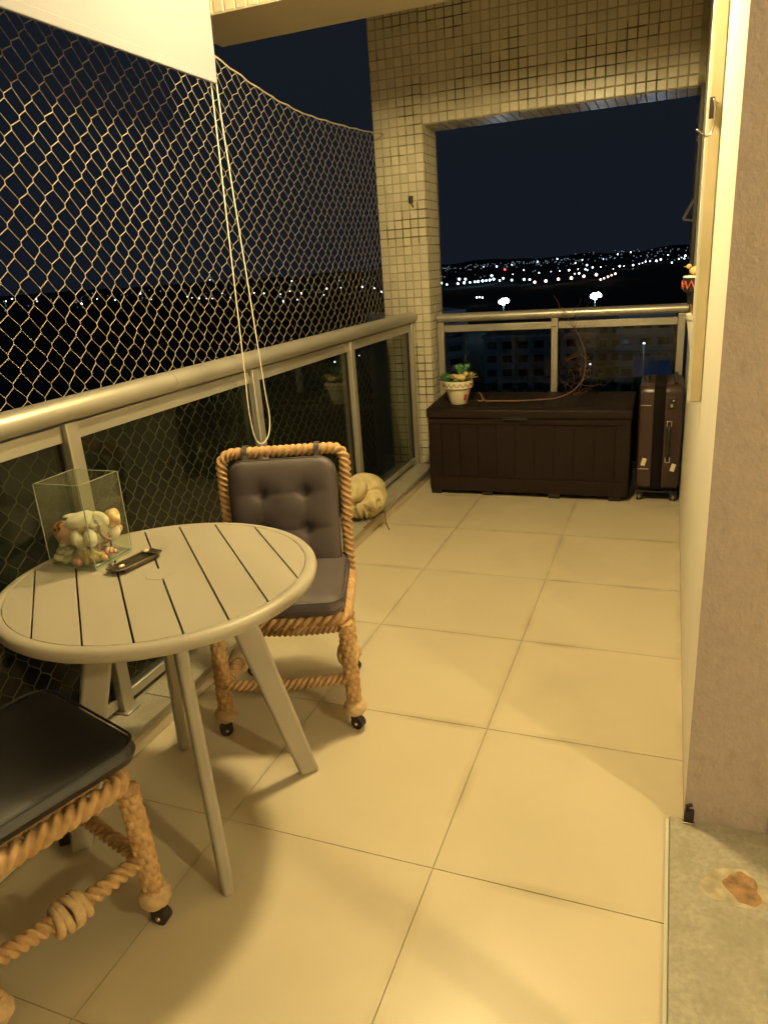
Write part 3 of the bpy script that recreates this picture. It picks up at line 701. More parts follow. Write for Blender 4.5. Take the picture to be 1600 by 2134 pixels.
# ================================================================== ROPE CHAIRS
def make_chair():
    t=thing('rope_chair','tan rope framed dining chair with charcoal buttoned back cushion behind the round table','chair')
    SH=.400
    LP=[(-.205,-.175),(.205,-.175),(-.178,.175),(.178,.175)]
    for i,(x,y) in enumerate(LP):
        sp=1.04; top=.385
        p=smooth_path([(x*sp,y*sp,.085),(x*1.03,y*1.03,.2),(x,y,top)],.0017)
        l=obj('leg',wound(p,.0265),M['rope'],t,smooth=True)
        kb=MB().ball((x*sp,y*sp,.078),.036,32,20,(1,1,.82),fn=lambda d:1+.10*abs(math.sin(3*math.atan2(d[1],d[0])+4*d[2]))*(1-d[2]**2)+.02*math.sin(24*d[2]+3*d[0]))
        obj('rope_knot',kb,M['ropek'],l,smooth=True)
        ang=R([200,-30,160,20][i]); mx=Matrix.Translation((x*sp,y*sp,0))@Matrix.Rotation(ang,4,'Z')
        c=MB(); c.box((-.014,-.012,.020),(.014,.012,.056),mx)
        c.tube([list(mx@Vector(v)) for v in ((0,0,.04),(0,0,.062))],.014,16)
        obj('caster_fork',c,M['darkfr'],l,bevel=.002)
        w=MB().tube([list(mx@Vector(v)) for v in ((.008,-.013,.0215),(.008,0,.0215),(.008,.013,.0215))],.0212,24)
        obj('caster_wheel',w,M['darkfr'],l,smooth=40)
        hb=MB().ball(list(mx@Vector((.008,-.0145,.0215))),.007,10,6).ball(list(mx@Vector((.008,.0145,.0215))),.007,10,6)
        obj('wheel_hub',hb,M['chrome'],l,smooth=True)
    k=1.0
    # seat rails
    sr=rope(round_path([(-.205,.19,SH),(-.205,-.178,SH),(.205,-.178,SH),(.205,.19,SH)],.05,.003),.0245,.085)
    obj('seat_rail',sr,M['rope'],t,smooth=True)
    obj('inner_rail',rope(round_path([(-.165,.16,SH+.012),(-.165,-.14,SH+.012),(.165,-.14,SH+.012),(.165,.16,SH+.012),(-.16,.165,SH+.012)],.04,.003),.014,.03,n=16),M['rope'],t,smooth=True)
    web=MB()
    for i in range(9):
        u_=-.15+.0375*i
        web.tube([(u_,-.17,SH+.004),(u_,0,SH-.004),(u_,.17,SH+.004)],.005,6)
        web.tube([(-.20,u_,SH+.008),(0,u_,SH-.001),(.20,u_,SH+.008)],.005,6)
    for xx in (.03,.10): web.tube([(xx,-.16,SH),(xx,-.165,SH-.03),(xx+.02,-.16,SH-.035),(xx+.03,-.155,SH)],.006,8)
    obj('seat_webbing',web,M['rope'],t,smooth=True)
    zs=.185; e=.202
    obj('stretcher',rope(smooth_path([(-e,-.178,zs-.005),(0,-.180,zs-.012),(e,-.178,zs)],.003),.0195,.060),M['rope'],t,smooth=True)
    obj('stretcher',rope(smooth_path([(-.175,.178,zs),(0,.180,zs-.008),(.175,.178,zs)],.003),.0195,.060),M['rope'],t,smooth=True)
    for s_ in (-1,1):
        o=obj('stretcher',rope(smooth_path([(s_*e,-.175,zs),(s_*(e-.012),0,zs-.01),(s_*.176,.175,zs)],.003),.0205,.060,hand=-1),M['rope'],t,smooth=True)
        kn=MB()
        for q in range(5):
            off=(q-2)*.0145; tl=(.005,-.004,.007,-.005,.004)[q]; rr_=.0265+(.004 if q in (1,2,3) else 0)
            ring=[(s_*(e-.012)+rr_*math.cos(v), off+tl*math.sin(v+q), zs-.01+rr_*math.sin(v)) for v in np.linspace(0,2*math.pi,40,endpoint=False)]
            kn.tube(ring,.0098,10,closed=True)
        obj('rope_knot',kn,M['ropek'],o,smooth=True)
    # back frame
    yb=.178
    bp=round_path([(-.205,yb,SH-.02),(-.210,yb+.012,.60),(-.216,yb+.045,.858),(.219,yb+.045,.858),(.210,yb+.012,.60),(.205,yb,SH-.02)],.055,.003)
    obj('back_frame',rope(bp,.0215,.064),M['rope'],t,smooth=True)
    # cushions
    def pad(w,h,th,tufts,nx=54,ny=54,pipe=.9):
        V=[];F=[]
        def rr(u,v,c=.13):   # rounded-rect mapping
            return u,v
        for side in (1,-1):
            for j in range(ny+1):
                for i in range(nx+1):
                    u=-1+2*i/nx; v=-1+2*j/ny
                    x=u*w/2; y=v*h/2
                    # rounded corners
                    cr_=.055; ax=abs(x)-(w/2-cr_); ay=abs(y)-(h/2-cr_)
                    if ax>0 and ay>0:
                        L=max(ax,ay); dn=math.hypot(ax,ay); f=L/dn if dn>0 else 1
                        x=math.copysign(w/2-cr_+ax*f,x); y=math.copysign(h/2-cr_+ay*f,y)
                    e_=max(abs(u),abs(v)); z=th/2*(1-e_**6)**.42
                    z*=1+.10*(1-u*u)*(1-v*v)
                    if side>0:
                        for (tx,ty) in tufts:
                            d2=(x-tx)**2+(y-ty)**2; d_=math.sqrt(d2)
                            z-=.020*math.exp(-d2/.00028)+.010*math.exp(-d2/.0022)
                            z-=.0035*math.exp(-abs(y-ty)/.006)*math.exp(-((x-tx)/.10)**2)
                            z-=.0015*math.exp(-abs(x-tx)/.008)*math.exp(-((y-ty)/.08)**2)
                    V.append((x,y,side*z))
        s_=(nx+1)*(ny+1)
        for j in range(ny):
            for i in range(nx):
                q=j*(nx+1)+i; F.append((q,q+1,q+nx+2,q+nx+1)); F.append((s_+q,s_+q+nx+1,s_+q+nx+2,s_+q+1))
        return MB().add(V,F)
    def outline(w,h,cr_=.055,z=0,n=12):
        pts=[]
        for (cx,cy,a0) in ((w/2-cr_,h/2-cr_,0),(-w/2+cr_,h/2-cr_,90),(-w/2+cr_,-h/2+cr_,180),(w/2-cr_,-h/2+cr_,270)):
            for i in range(n+1):
                a_=R(a0+90*i/n); pts.append((cx+cr_*math.cos(a_),cy+cr_*math.sin(a_),z))
        return pts
    bw,bh,bt=.372,.405,.062
    bc=obj('back_cushion',pad(bw,bh,bt,[(-.075,.085),(.075,.085),(-.075,-.045),(.075,-.045)]),M['leather'],t,loc=(0,yb-.022,.640),rot=(R(82),0,0),smooth=True)
    obj('piping',MB().tube(outline(bw-.002,bh-.002,z=.004),.0032,8,closed=True),M['leather'],bc,smooth=True)
    for s_ in (-1,1):
        m_=MB(); P=[(0,-.026,.030),(0,-.026,.0),(0,.028,.034)]
        cx=s_*.125
        ring=[(cx,(yb+.043)+.027*math.cos(a_),.858+.027*math.sin(a_)) for a_ in np.linspace(R(-250),R(60),22)]+[(cx,yb+.0,.835),(cx,yb-.01,.80)]
        # flat strap
        V=[];F=[]
        path=[(cx,yb+.006,.800),(cx,yb+.012,.835)]+[(cx,(yb+.043)+.0265*math.cos(a_),.858+.0265*math.sin(a_)) for a_ in np.linspace(R(185),R(-20),14)]+[(cx,yb+.062,.82)]
        for p_ in path:
            V.append((p_[0]-.009,p_[1],p_[2])); V.append((p_[0]+.009,p_[1],p_[2]))
        n_=len(path)
        V2=[(v[0],v[1]*1+ (0),v[2]) for v in V]
        F=[(2*i,2*i+1,2*i+3,2*i+2) for i in range(n_-1)]
        st_=obj('strap',MB().add(V,F),M['leather'],t); so=st_.modifiers.new('solid','SOLIDIFY'); so.thickness=.002
    sw,sdp,sth=.425,.430,.072
    scu=obj('seat_cushion',pad(sw,sdp,sth,[]),M['leather'],t,loc=(0,-.018,SH+.020+sth/2),smooth=True)
    obj('piping',MB().tube(outline(sw-.010,sdp-.010,z=.024),.003,8,closed=True),M['leather'],scu,smooth=True)
    return t
ch1=make_chair(); ch1.location=(-.680,-1.806,0); ch1.rotation_euler=(0,0,R(20.5)); ch1['group']='rope chairs at the round table'
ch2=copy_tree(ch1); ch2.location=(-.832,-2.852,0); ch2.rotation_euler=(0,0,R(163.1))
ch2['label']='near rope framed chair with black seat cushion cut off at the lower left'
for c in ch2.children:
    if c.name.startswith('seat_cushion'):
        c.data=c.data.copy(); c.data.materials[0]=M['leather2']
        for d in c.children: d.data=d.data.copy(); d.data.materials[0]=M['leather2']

# ================================================================== STONE CARVING
def carve():
    V=[];n,m_=120,80
    C0=np.array([-.05,-.62,.52]); C0/=np.linalg.norm(C0)   # whorl axis
    C1=np.array([.80,-.45,-.05]); C1/=np.linalg.norm(C1)
    def fn(d):
        r=1.0
        a0=math.acos(max(-1,min(1,float(d@C0)))); a1=math.acos(max(-1,min(1,float(d@C1))))
        r+=.18*math.exp(-(a0/.62)**6)-.20*math.exp(-((a0-.72)/.10)**2)
        az=math.atan2(float(np.cross(C0,[0,0,1.])@d),float(d[2]))
        r+=.05*math.cos(7*a0*2.2+az)*math.exp(-(a0/.5)**2)
        r+=.16*math.exp(-(a1/.42)**4)-.16*math.exp(-((a1-.54)/.09)**2)+.06*math.cos(15*a1+2*az)*math.exp(-(a1/.45)**2)
        ph=math.atan2(d[1],d[0])
        if d[2]<.15: r+=.085*math.sin(17*ph+1.5*d[2])*min(1,(.15-d[2])*4)
        r+=.07*math.sin(7*ph+2.2)*math.exp(-((d[2]-.3)/.4)**2)
        return r
    return MB().ball((0,0,0),.125,n,m_,(1.0,1.25,1.02),fn=fn)
sv=thing('stone_carving','carved sandstone ornament shaped like a curled shell on the coping','sculpture',(-1.115,-.10,.079))
obj('carving',carve(),M['stone'],sv,loc=(0,0,.125),smooth=True)
tag(obj('black_cord',MB().tube(smooth_path([(-1.04,-.30,.083),(-1.035,-.2,.085),(-1.03,-.06,.086),(-1.022,-.02,.08),(-1.018,-.025,.03),(-1.0,-.05,.006),(-.97,-.10,.004)],.006),.0035,6),M['zig'],smooth=True),'thin brown cord hanging over the coping beside the stone carving','cord')

# ================================================================== STORAGE CHEST
ct=thing('storage_chest','long dark brown resin storage chest against the far railing','chest',(-.32,.62,0))
hw=.622; D=.45
def plank(mb,*a): return mb
obj('body',boxm((-hw+.012,.012,.03),(hw-.012,D-.01,.505)),M['chestd'],ct)
obj('bottom_frame',boxm((-hw+.004,.0,.028),(hw-.004,.03,.118)),M['chest'],ct,bevel=.004)
obj('top_frame',boxm((-hw+.004,.0,.468),(hw-.004,.03,.505)),M['chest'],ct,bevel=.003)
for s_ in (-1,1): obj('side_frame',boxm((min(s_*(hw-.004),s_*(hw-.088)),.0,.1185),(max(s_*(hw-.004),s_*(hw-.088)),.03,.4675)),M['chest'],ct,bevel=.004)
npl=9; x0=-hw+.0895; wpl=(2*hw-.179)/npl
for i in range(npl):
    obj('board',boxm((x0+i*wpl+.0007,.0085,.1195),(x0+(i+1)*wpl-.0007,.02,.4665)),M['chest'],ct,bevel=.0012,seg=1)
for s_ in (-1,1):
    for i in range(3):
        y0=.035+i*.135; xa=s_*(hw-.012); xb=s_*(hw-.002)
        obj('side_board',boxm((min(xa,xb),y0,.03),(max(xa,xb),y0+.132,.505)),M['chest'],ct,bevel=.002,seg=1)
for x in (-.58,-.24,.18,.54): obj('foot',boxm((x-.035,.004,0),(x+.035,.06,.0275)),M['chestd'],ct,bevel=.004)
for x in (-.56,.56): obj('foot',boxm((x-.035,D-.06,0),(x+.035,D-.015,.0275)),M['chestd'],ct,bevel=.004)
lid=obj('lid',MB().prism([(-.010,.508),(-.012,.556),(.004,.566),(D-.01,.594),(D+.0,.588),(D+.0,.508)],-hw-.004,hw+.004,'x'),M['chest'],ct,bevel=.006,seg=3)
nl=12; wl=(2*hw-.06)/nl
for i in range(nl):
    xa=-hw+.03+i*wl
    for (ya,yb_) in ((.03,.20),(.204,.42)):
        sl=(.594-.566)/(D-.014); za=.566+(ya-.004)*sl; zb=.566+(yb_-.004)*sl
        m=MB().add([(xa+.002,ya,za+.0003),(xa+wl-.002,ya,za+.0003),(xa+wl-.002,yb_,zb+.0003),(xa+.002,yb_,zb+.0003),
                    (xa+.002,ya,za+.004),(xa+wl-.002,ya,za+.004),(xa+wl-.002,yb_,zb+.004),(xa+.002,yb_,zb+.004)],
                   [(0,3,2,1),(4,5,6,7),(0,1,5,4),(1,2,6,5),(2,3,7,6),(3,0,4,7)])
        obj('plank',m,M['chest'],lid,bevel=.0015,seg=1)
obj('handle',MB().box((-.135,-.018,.500),(.02,-.001,.512)).box((-.125,-.020,.513),(.01,-.0125,.522)),M['chestd'],ct,bevel=.002)

# ---------- potted succulents
pt=thing('flower_pot','cream clay pot with zigzag rim and green succulents on the chest','plant',(-.765,.745,.577))
obj('pot',MB().lathe([(.052,0),(.055,.003),(.079,.098),(.080,.105),(.072,.105),(.060,.09)],40),M['pot'],pt,smooth=35)
obj('rim',MB().lathe([(.081,.100),(.093,.104),(.097,.146),(.094,.150),(.084,.148),(.083,.135)],40,cap=False),M['pot'],pt,smooth=35)
obj('rim_shadow_line',MB().lathe([(.0815,.0975),(.0825,.0995),(.0815,.1005)],40,cap=False),M['zig'],pt)  # dark ring painted in as the shade under the rim
zz=[]
for i in range(96):
    a_=2*math.pi*i/96; up=abs((i%6)-3)/3; z_=.112+.024*up; r_=.0945+(z_-.104)*.095
    zz.append((r_*math.cos(a_),r_*math.sin(a_),z_))
obj('zigzag',MB().tube(zz,.0020,5,closed=True),M['zig'],pt,smooth=True)
obj('sticker',MB().add([(.0665*math.cos(R(a_)),.0665*math.sin(R(a_)),.030) for a_ in (-46,-38,-30)]+[(.0768*math.cos(R(a_)),.0768*math.sin(R(a_)),.066) for a_ in (-46,-38,-30)],[(0,1,4,3),(1,2,5,4)]),M['red'],pt)
obj('soil',MB().lathe([(.001,.136),(.05,.138),(.083,.132)],30,cap=False),M['soil'],pt,smooth=True)
def leafm(l,w,t_):
    return MB().ball((0,0,l/2),1,8,6,(w,t_,l/2))
def rosette(parent,c,n,l,w,m_,spread=55,up=0,name='leaf'):
    me=leafm(l,w,w*.38).mesh(name,m_,True)
    for i in range(n):
        o=obj(name,me,None,parent,loc=c); t_=R(spread*(.35+.65*(i/(n-1)))); a_=i*2.4
        o.rotation_euler=(0,0,0); o.rotation_mode='XYZ'; o.rotation_euler=(t_,0,a_)
        s_=.75+.35*(i/n); o.scale=(s_,s_,s_)
rosette(pt,(-.062,-.01,.150),16,.060,.015,M['leafg'],85)
rosette(pt,(-.048,-.035,.135),8,.045,.013,M['leafg'],110)
rosette(pt,(-.082,-.02,.175),9,.040,.014,M['leafg'],95)
rosette(pt,(-.020,-.04,.160),18,.052,.007,M['leafy'],75)
rosette(pt,(.068,-.005,.160),20,.062,.006,M['leafy'],80)
rosette(pt,(.0,-.062,.140),8,.030,.010,M['leafg'],90)
st_=MB()
for i in range(16):
    a_=i*2.39; st_.tube(smooth_path([(.02,.03,.14),(.02+.02*math.cos(a_),.03+.015*math.sin(a_),.19),(.025+.045*math.cos(a_),.03+.03*math.sin(a_),.23+.02*math.sin(i))],.01),.002,5)
    for q in range(5):
        u_=.4+.14*q; st_.ball((.02+.045*math.cos(a_)*u_,.03+.03*math.sin(a_)*u_,.15+.085*u_),.0065,6,4,(1,1,1.6))
obj('sprig',st_,M['leafg'],pt,smooth=True)
bird=thing('bird_figurine','small yellow clay bird tucked among the succulents','figurine',(-.735,.700,.577+.152))
obj('body',MB().ball((0,0,.020),.024,20,12,(1.35,.8,.85)).ball((.034,0,.046),.012,14,8).tube([(.015,0,.03),(.026,0,.038),(.034,0,.046)],.011,10).add([(.044,0,.048),(.056,0,.046),(.044,.004,.042),(.044,-.004,.042)],[(0,1,2),(0,3,1),(0,2,3),(1,3,2)]).tube([(-.02,0,.02),(-.045,0,.03),(-.058,0,.028)],[.014,.009,.003],8),M['yellow'],bird,smooth=True)
obj('base',MB().tube([(-.02,0,.0),(0,.003,.008),(.02,-.002,.002)],.009,8),M['yellow'],bird,smooth=True)
# ---------- dry vine
vn=thing('dry_vine','dried brown vine lying on the chest and curling up the middle post','branch',(0,0,0))
main=[(-.645,.790,.640),(-.620,.775,.625),(-.600,.760,.592),(-.52,.755,.590),(-.40,.745,.592),(-.28,.765,.594),(-.16,.80,.600),(-.08,.86,.622),(-.02,.92,.68),(.0,.97,.77),(-.012,1.0,.86),(-.06,1.05,.96),(-.12,1.10,1.04),(-.17,1.14,1.12)]
p=smooth_path(main,.01); rad=np.interp(np.linspace(0,1,len(p)),[0,.04,.1,.5,1],[.003,.006,.006,.004,.0015])
obj('stem',MB().tube(p,rad,8),M['twig'],vn,smooth=True)
obj('root',MB().tube(smooth_path([(-.600,.76,.594),(-.625,.74,.592),(-.640,.745,.60)],.005),.005,6).ball((-.605,.76,.597),.012,8,6),M['twig'],vn,smooth=True)
rn=random.Random(5); tw=MB()
for k_ in range(56):
    s=rn.randint(int(len(p)*.5),len(p)-1); q=np.array(p[s])+np.array([rn.uniform(-.03,.03),0,rn.uniform(-.04,.03)])*(k_>14)
    d=np.array([rn.uniform(-1,1),rn.uniform(-.25,.2),rn.uniform(-.5,1)]); d/=np.linalg.norm(d)
    P=[q.copy()]
    for _ in range(8):
        d=d+np.array([rn.uniform(-.5,.5),rn.uniform(-.2,.15),rn.uniform(-.4,.5)]); d/=np.linalg.norm(d); q=q+d*rn.uniform(.012,.026)
        q[1]=min(q[1],1.165); q[2]=max(q[2],.60)
        P.append(q.copy())
    tw.tube(P,[.0014*(1-i/12) for i in range(len(P))],4)
obj('twigs',tw,M['twig'],vn,smooth=True)

# ================================================================== SUITCASE
su=thing('suitcase','brown hard shell suitcase standing on end between chest and wall','suitcase',(.452,.66,0))
zt=.70
def shellbox(x0,x1):
    # rounded profile in y-z extruded over x with bulge
    def ring(x,inset):
        pts=[];cr_=.06
        y0,y1,z0,z1=inset,.44-inset,.062+inset,zt-inset
        for (cy,cz,a0) in ((y1-cr_,z1-cr_,0),(y0+cr_,z1-cr_,90),(y0+cr_,z0+cr_,180),(y1-cr_,z0+cr_,270)):
            for i in range(7):
                a_=R(a0+90*i/6); pts.append((x,cy+cr_*math.cos(a_),cz+cr_*math.sin(a_)))
        return pts
    s_=1 if x1>x0 else -1; L=abs(x1-x0)
    rings=[ring(x0,0),ring(x0+s_*(L-.028),0),ring(x0+s_*(L-.010),.006),ring(x0+s_*L,.026)]
    V=sum(rings,[]); n=28; F=[]
    for j in range(3):
        for i in range(n):
            f=(j*n+i,j*n+(i+1)%n,(j+1)*n+(i+1)%n,(j+1)*n+i); F.append(f if s_>0 else f[::-1])
    F.append(tuple(3*n+i for i in range(n)) if s_>0 else tuple(3*n+i for i in range(n))[::-1])
    F.append(tuple(range(n))[::-1] if s_>0 else tuple(range(n)))
    return MB().add(V,F)
L_=obj('shell',shellbox(-.035,-.118),M['shell'],su,smooth=40)
R_=obj('shell',shellbox(.028,.124),M['shell'],su,smooth=40)
obj('zip_band',MB().prism([(.004,.075),(.436,.075),(.436,zt-.012),(.42,zt-.004),(.02,zt-.004),(.004,zt-.012)],-.0345,.0275,'x'),M['zipm'],su,bevel=.004)
for z_ in (.20,.58): obj('rib',boxm((-.108,-.0035,z_),(-.045,.002,z_+.0045)),M['chrome'],L_,bevel=.001)
for o_,cx,cz in ((L_,-.075,.245),(R_,.088,.215)):
    mx=Matrix.Translation((cx,-.003,cz))@Matrix.Rotation(R(14),4,'Y')
    obj('paper_label',MB().box((-.012,-.001,-.023),(.012,.001,.023),mx),M['label'],o_)
hn=obj('carry_handle',MB().tube(smooth_path([(.056,-.004,.465),(.055,-.022,.44),(.054,-.026,.36),(.053,-.022,.30),(.052,-.004,.275)],.008),.010,10),M['black'],su,smooth=True)
for z_ in (.475,.262):
    obj('buckle',MB().box((.040,-.008,z_-.018),(.046,0.0,z_+.018)).box((.064,-.008,z_-.018),(.070,0.0,z_+.018)).box((.0462,-.008,z_+.012),(.0638,0.0,z_+.018)).box((.0462,-.008,z_-.018),(.0638,0.0,z_-.012)),M['chrome'],hn,bevel=.001)
lk=obj('lock',MB().box((.045,-.007,.565),(.085,.0,.628)),M['darkfr'],su,bevel=.006,seg=3)
obj('keyhole',MB().ball((.070,-.008,.610),.005,10,6,(1,.4,1)),M['chrome'],lk,smooth=True)
obj('dial',boxm((.055,-.009,.575),(.068,-.0072,.592)),M['chrome'],lk)
for cx in (-.092,.098):
    for cy in (.035,.405):
        w=obj('caster',MB().box((cx-.020,cy-.022,.040),(cx+.020,cy+.022,.0625)).tube([(cx-.015,cy,.022),(cx-.005,cy,.022)],.0215,20).tube([(cx+.005,cy,.022),(cx+.015,cy,.022)],.0215,20),M['black'],su,smooth=40)
        obj('hub',MB().tube([(cx+.0152,cy,.022),(cx+.017,cy,.022)],.008,12).tube([(cx,cy-.0222,.024),(cx,cy-.0245,.024)],.008,12),M['chrome'],w,smooth=40)
obj('base_rail',boxm((-.105,.01,.054),(.110,.43,.063)),M['black'],su)
obj('top_handle',MB().tube(smooth_path([(-.075,.12,zt-.01),(-.075,.13,zt+.014),(-.075,.20,zt+.018),(-.075,.27,zt+.014),(-.075,.28,zt-.01)],.01),.008,8),M['black'],su,smooth=True)
obj('trolley_handle',MB().box((.070,.04,zt-.006),(.085,.06,zt+.004)).box((.070,.36,zt-.006),(.085,.38,zt+.004)).box((.068,.03,zt+.0042),(.090,.39,zt+.016)),M['chestd'],su,bevel=.004)

# ================================================================== CITY AT NIGHT
GZ=-45
struct('ground', boxm((-9000,-3000,GZ-2),(9000,14000,GZ)), M['ground'])
V=[];F=[];n=90
for j in range(7):
    for i in range(n):
        x=-6500+9000*i/(n-1); y=5000+j*260
        hgt=60*math.exp(-((x-700)/900)**2)+25*math.exp(-((x+1500)/1200)**2)+10*math.sin(i*.9)+6*math.sin(i*2.3)
        V.append((x,y,GZ+ (hgt+12)*math.sin(math.pi*min(1,j/3.)/2)))
for j in range(6):
    for i in range(n-1): q=j*n+i; F.append((q,q+1,q+n+1,q+n))
struct('hills', MB().add(V,F), M['hill'], smooth=True)
struct('street', boxm((-140,225,GZ+.01),(60,236,GZ+.05)), M['asphalt'])
CY=[(-440,1481,-37),(-393,1360,-37),(-376,1375,-37),(-373,1410,-37),(-362,1411,-37),(-357,1429,-37),(-353,1439,-37),(-349,1460,-37),(-344,1469,-37),(-342,1492,-37),(-346,1545,-37),(-305,1413,-37),(-331,1569,-37),(-280,1402,-37),(-255,1390,-37),(-241,1369,-37),(-469,1730,-37),(-445,1695,-37),(-432,1907,-37)]
PK=[(-205,1209,-37),(-192,1238,-37),(-180,1294,-37),(-161,1312,-37),(-147,1373,-37),(-131,1428,-37),(-100,1159,-37),(-99,1206,-37),(-98,1266,-37),(-98,1341,-37),(-97,1414,-37)]
UP=[(-1037,4375,-36),(-921,4195,-37),(-878,4410,-35),(-445,2420,-37),(-377,1902,-37),(-735,4436,-27),(-308,1880,-37),(-288,1940,-37),(-270,1964,-37),(-626,4452,-20),(-249,1980,-37),(-407,3452,-37),(-234,2046,-37),(-272,2626,-37),(-207,1966,-37),(-190,1848,-37),(-207,2146,-37),(-184,2125,-37),(-375,4476,-37),(-180,1593,-37),(-188,1586,-37),(-129,1813,-37),(-299,4486,-17),(-230,4490,-11),(-133,2085,-37),(-120,2048,-37),(-101,2117,-37),(-91,2243,-37),(-87,2358,-37),(-86,2589,-37),(-73,2604,-37),(-54,2595,-37),(-45,2854,-37),(-34,4375,-37),(-6,2129,-37),(13,2669,-37),(23,2972,-37),(41,3454,-37),(30,2711,-37),(-489,4470,-34)]
LEFT=[(-3238,2970,-37),(-3293,3063,-28),(-3213,3147,-37),(-2412,2365,-37),(-1446,1563,-37),(-1852,2080,-37),(-1484,1737,-37),(-2175,2715,-37),(-1229,1572,-37),(-1174,1647,-37),(-1059,1503,-37),(-973,1408,-37),(-933,1376,-37),(-901,1350,-37),(-1140,1759,-37),(-863,1360,-37),(-946,1599,-37),(-865,1504,-37),(-750,1371,-37),(-542,996,-37),(-826,1556,-37),(-536,1030,-37),(-686,1339,-37),(-561,1179,-37),(-749,1593,-37),(-718,1604,-37),(-643,1552,-37),(-451,1170,-37),(-556,1404,-37),(-1963,3734,-37),(-2493,3742,-1)]
NEAR=[(-201,811,-37),(-199,815,-37),(-192,800,-37),(-132,338,-37),(-135,314,-37),(-138,293,-37),(-88,404,-37),(-74,392,-37),(-25,254,-37),(-31,247,-37),(-29,247,-37),(-6,253,-37),(-13,215,-37)]
def lampset(L,m_,label,grp,rs,jit=.35,ordered=False):
    me=MB().ball((0,0,0),1,8,6).mesh('street_light',M[m_],True)
    ii=0; L=sorted(L,key=lambda q:q[0]/q[1])
    words=['first','second','third','fourth','fifth','sixth','seventh','eighth','ninth','tenth','eleventh','twelfth','thirteenth','fourteenth','fifteenth','sixteenth','seventeenth','eighteenth','nineteenth']
    for (x,y,z) in L:
        ii+=1; d=math.hypot(x,y); o=obj('street_light',me,None,loc=(x,y,z)); s_=d*rs*(1+random.uniform(-jit,jit)); o.scale=(s_,s_,s_)
        tag(o,(label+', '+words[ii-1]+' from the left') if ordered else label,'light',grp)
lampset(CY,'e_cyan','cyan street lamp on far avenue','cyan lamps along the far avenue',.0013,.25,True)
lampset(PK[:6],'e_pink','pink lamp between the flood lights','pink lamps along the road',.0017,.1,True)
lampset(PK[6:],'e_pink','pinkish lamp on the short slanting road','lamps on the slanting road',.0011,.1,True)
lampset(UP,'e_white','white light scattered over the distant hillside town','lights of the hillside town',.00075,.5)
lampset(LEFT,'e_white','white city light seen through the safety net','city lights beyond the net',.0007,.45)
lampset([q for q in NEAR],'e_white','white street lamp in the street below the balcony','street lamps below',.0009,.3)
me=MB().ball((0,0,0),1,8,6).mesh('beacon',M['e_red'],True); o=obj('beacon',me,None,loc=(-482,2310,-30)); o.scale=(3,3,3); tag(o,'single red warning light among the distant city lights','light')
dim=MB(); rn=random.Random(3)
for i in range(240):
    az=rn.uniform(-1.3,.06); d=rn.uniform(1500,4600); z=GZ+rn.uniform(2,16)
    if -.25<az<.02 and rn.random()<.75: d=rn.uniform(2200,4700)
    r_=d*rn.uniform(.00035,.0007); dim.ball((.48+d*math.sin(az),-3.7+d*math.cos(az),z),r_,5,4)
for i in range(150):
    az=rn.uniform(-.32,.03); d=4650+rn.uniform(0,300); z=rn.uniform(GZ+5,GZ+5+ (45 if az>-.12 else 20)); r_=d*rn.uniform(.00035,.0006); dim.ball((d*math.sin(az),d*math.cos(az),z),r_,5,4)
o=obj('city_lights',dim,M['e_dim']); o['kind']='stuff'; tag(o,'faint sprinkle of tiny lights across the distant city','lights')
# floodlight masts
for (x,y,z,lab) in ((-103,487,-25,'left flood light mast shining bright white beyond the railing'),(-46,500,-25,'right flood light mast shining bright white beyond the railing')):
    f=thing('floodlight_mast',lab,'floodlight',(x,y,GZ),0,'flood light masts')
    hz_=z-GZ
    obj('mast',MB().tube([(0,0,0),(0,0,hz_/2),(0,0,hz_+.5)],[.25,.2,.15],8),M['darkfr'],f,smooth=True)
    obj('crossbar',boxm((-2.8,.1,hz_-.1),(2.8,.4,hz_+.1)),M['darkfr'],f)
    for (dx,dz) in ((-1.8,-.3),(-.6,.6),(.6,-.2),(1.7,.8),(2.4,.1),(0,-1.2),(-.9,-.5)):
        obj('lamp_head',MB().ball((dx,-.4,hz_+dz),1.35,12,8,(1,.5,.95)),M['e_flood'],f,smooth=True)
    pl=bpy.data.lights.new('floodlight_glow','POINT'); pl.energy=40000; pl.color=(.55,.75,1); pl.shadow_soft_size=1.5
    po=bpy.data.objects.new('floodlight_glow',pl); COL.objects.link(po); po.location=(x,y-3,z)
# buildings below
def building(loc,rz,w,d,h,fl_,bays,label,slabs=True,roof=None,wm='bwall'):
    b=thing('apartment_building',label,'building',loc,rz)
    obj('wall',boxm((-w/2,0,0),(w/2,d,h)),M[wm],b)
    obj('roof',boxm((-w/2-.4,-.4,h+.01),(w/2+.4,d+.4,h+.6)),M['bslab'],b)
    fh=h/fl_; bw_=w/bays
    wm_=boxm((-bw_*.30,-.12,-fh*.28),(bw_*.30,.05,fh*.22)).mesh('window',M['bwin'])
    sm=boxm((-w/2-.3,-1.5,-.12),(w/2+.3,-.01,.15)).mesh('balcony_slab',M['bslab'])
    pm_=boxm((-w/2-.3,-1.5,.16),(w/2+.3,-1.4,1.0)).mesh('parapet',M['bslab'])
    for f in range(fl_):
        if slabs and f:
            s_=obj('balcony_slab',sm,None,b,loc=(0,0,f*fh)); obj('parapet',pm_,None,s_)
        for q in range(bays): obj('window',wm_,None,b,loc=(-w/2+bw_*(q+.5),0,f*fh+fh*.5))
    return b
building((-49,150,GZ),R(38),18,14,36,12,4,'white apartment block with stacked balconies seen through the left far pane')
building((-26,158,GZ),R(4),24,12,30,10,7,'dim slab block with rows of dark windows behind the middle post',False)
building((-4,150,GZ),R(-8),10,10,34,11,3,'pale apartment tower seen through the right far pane')
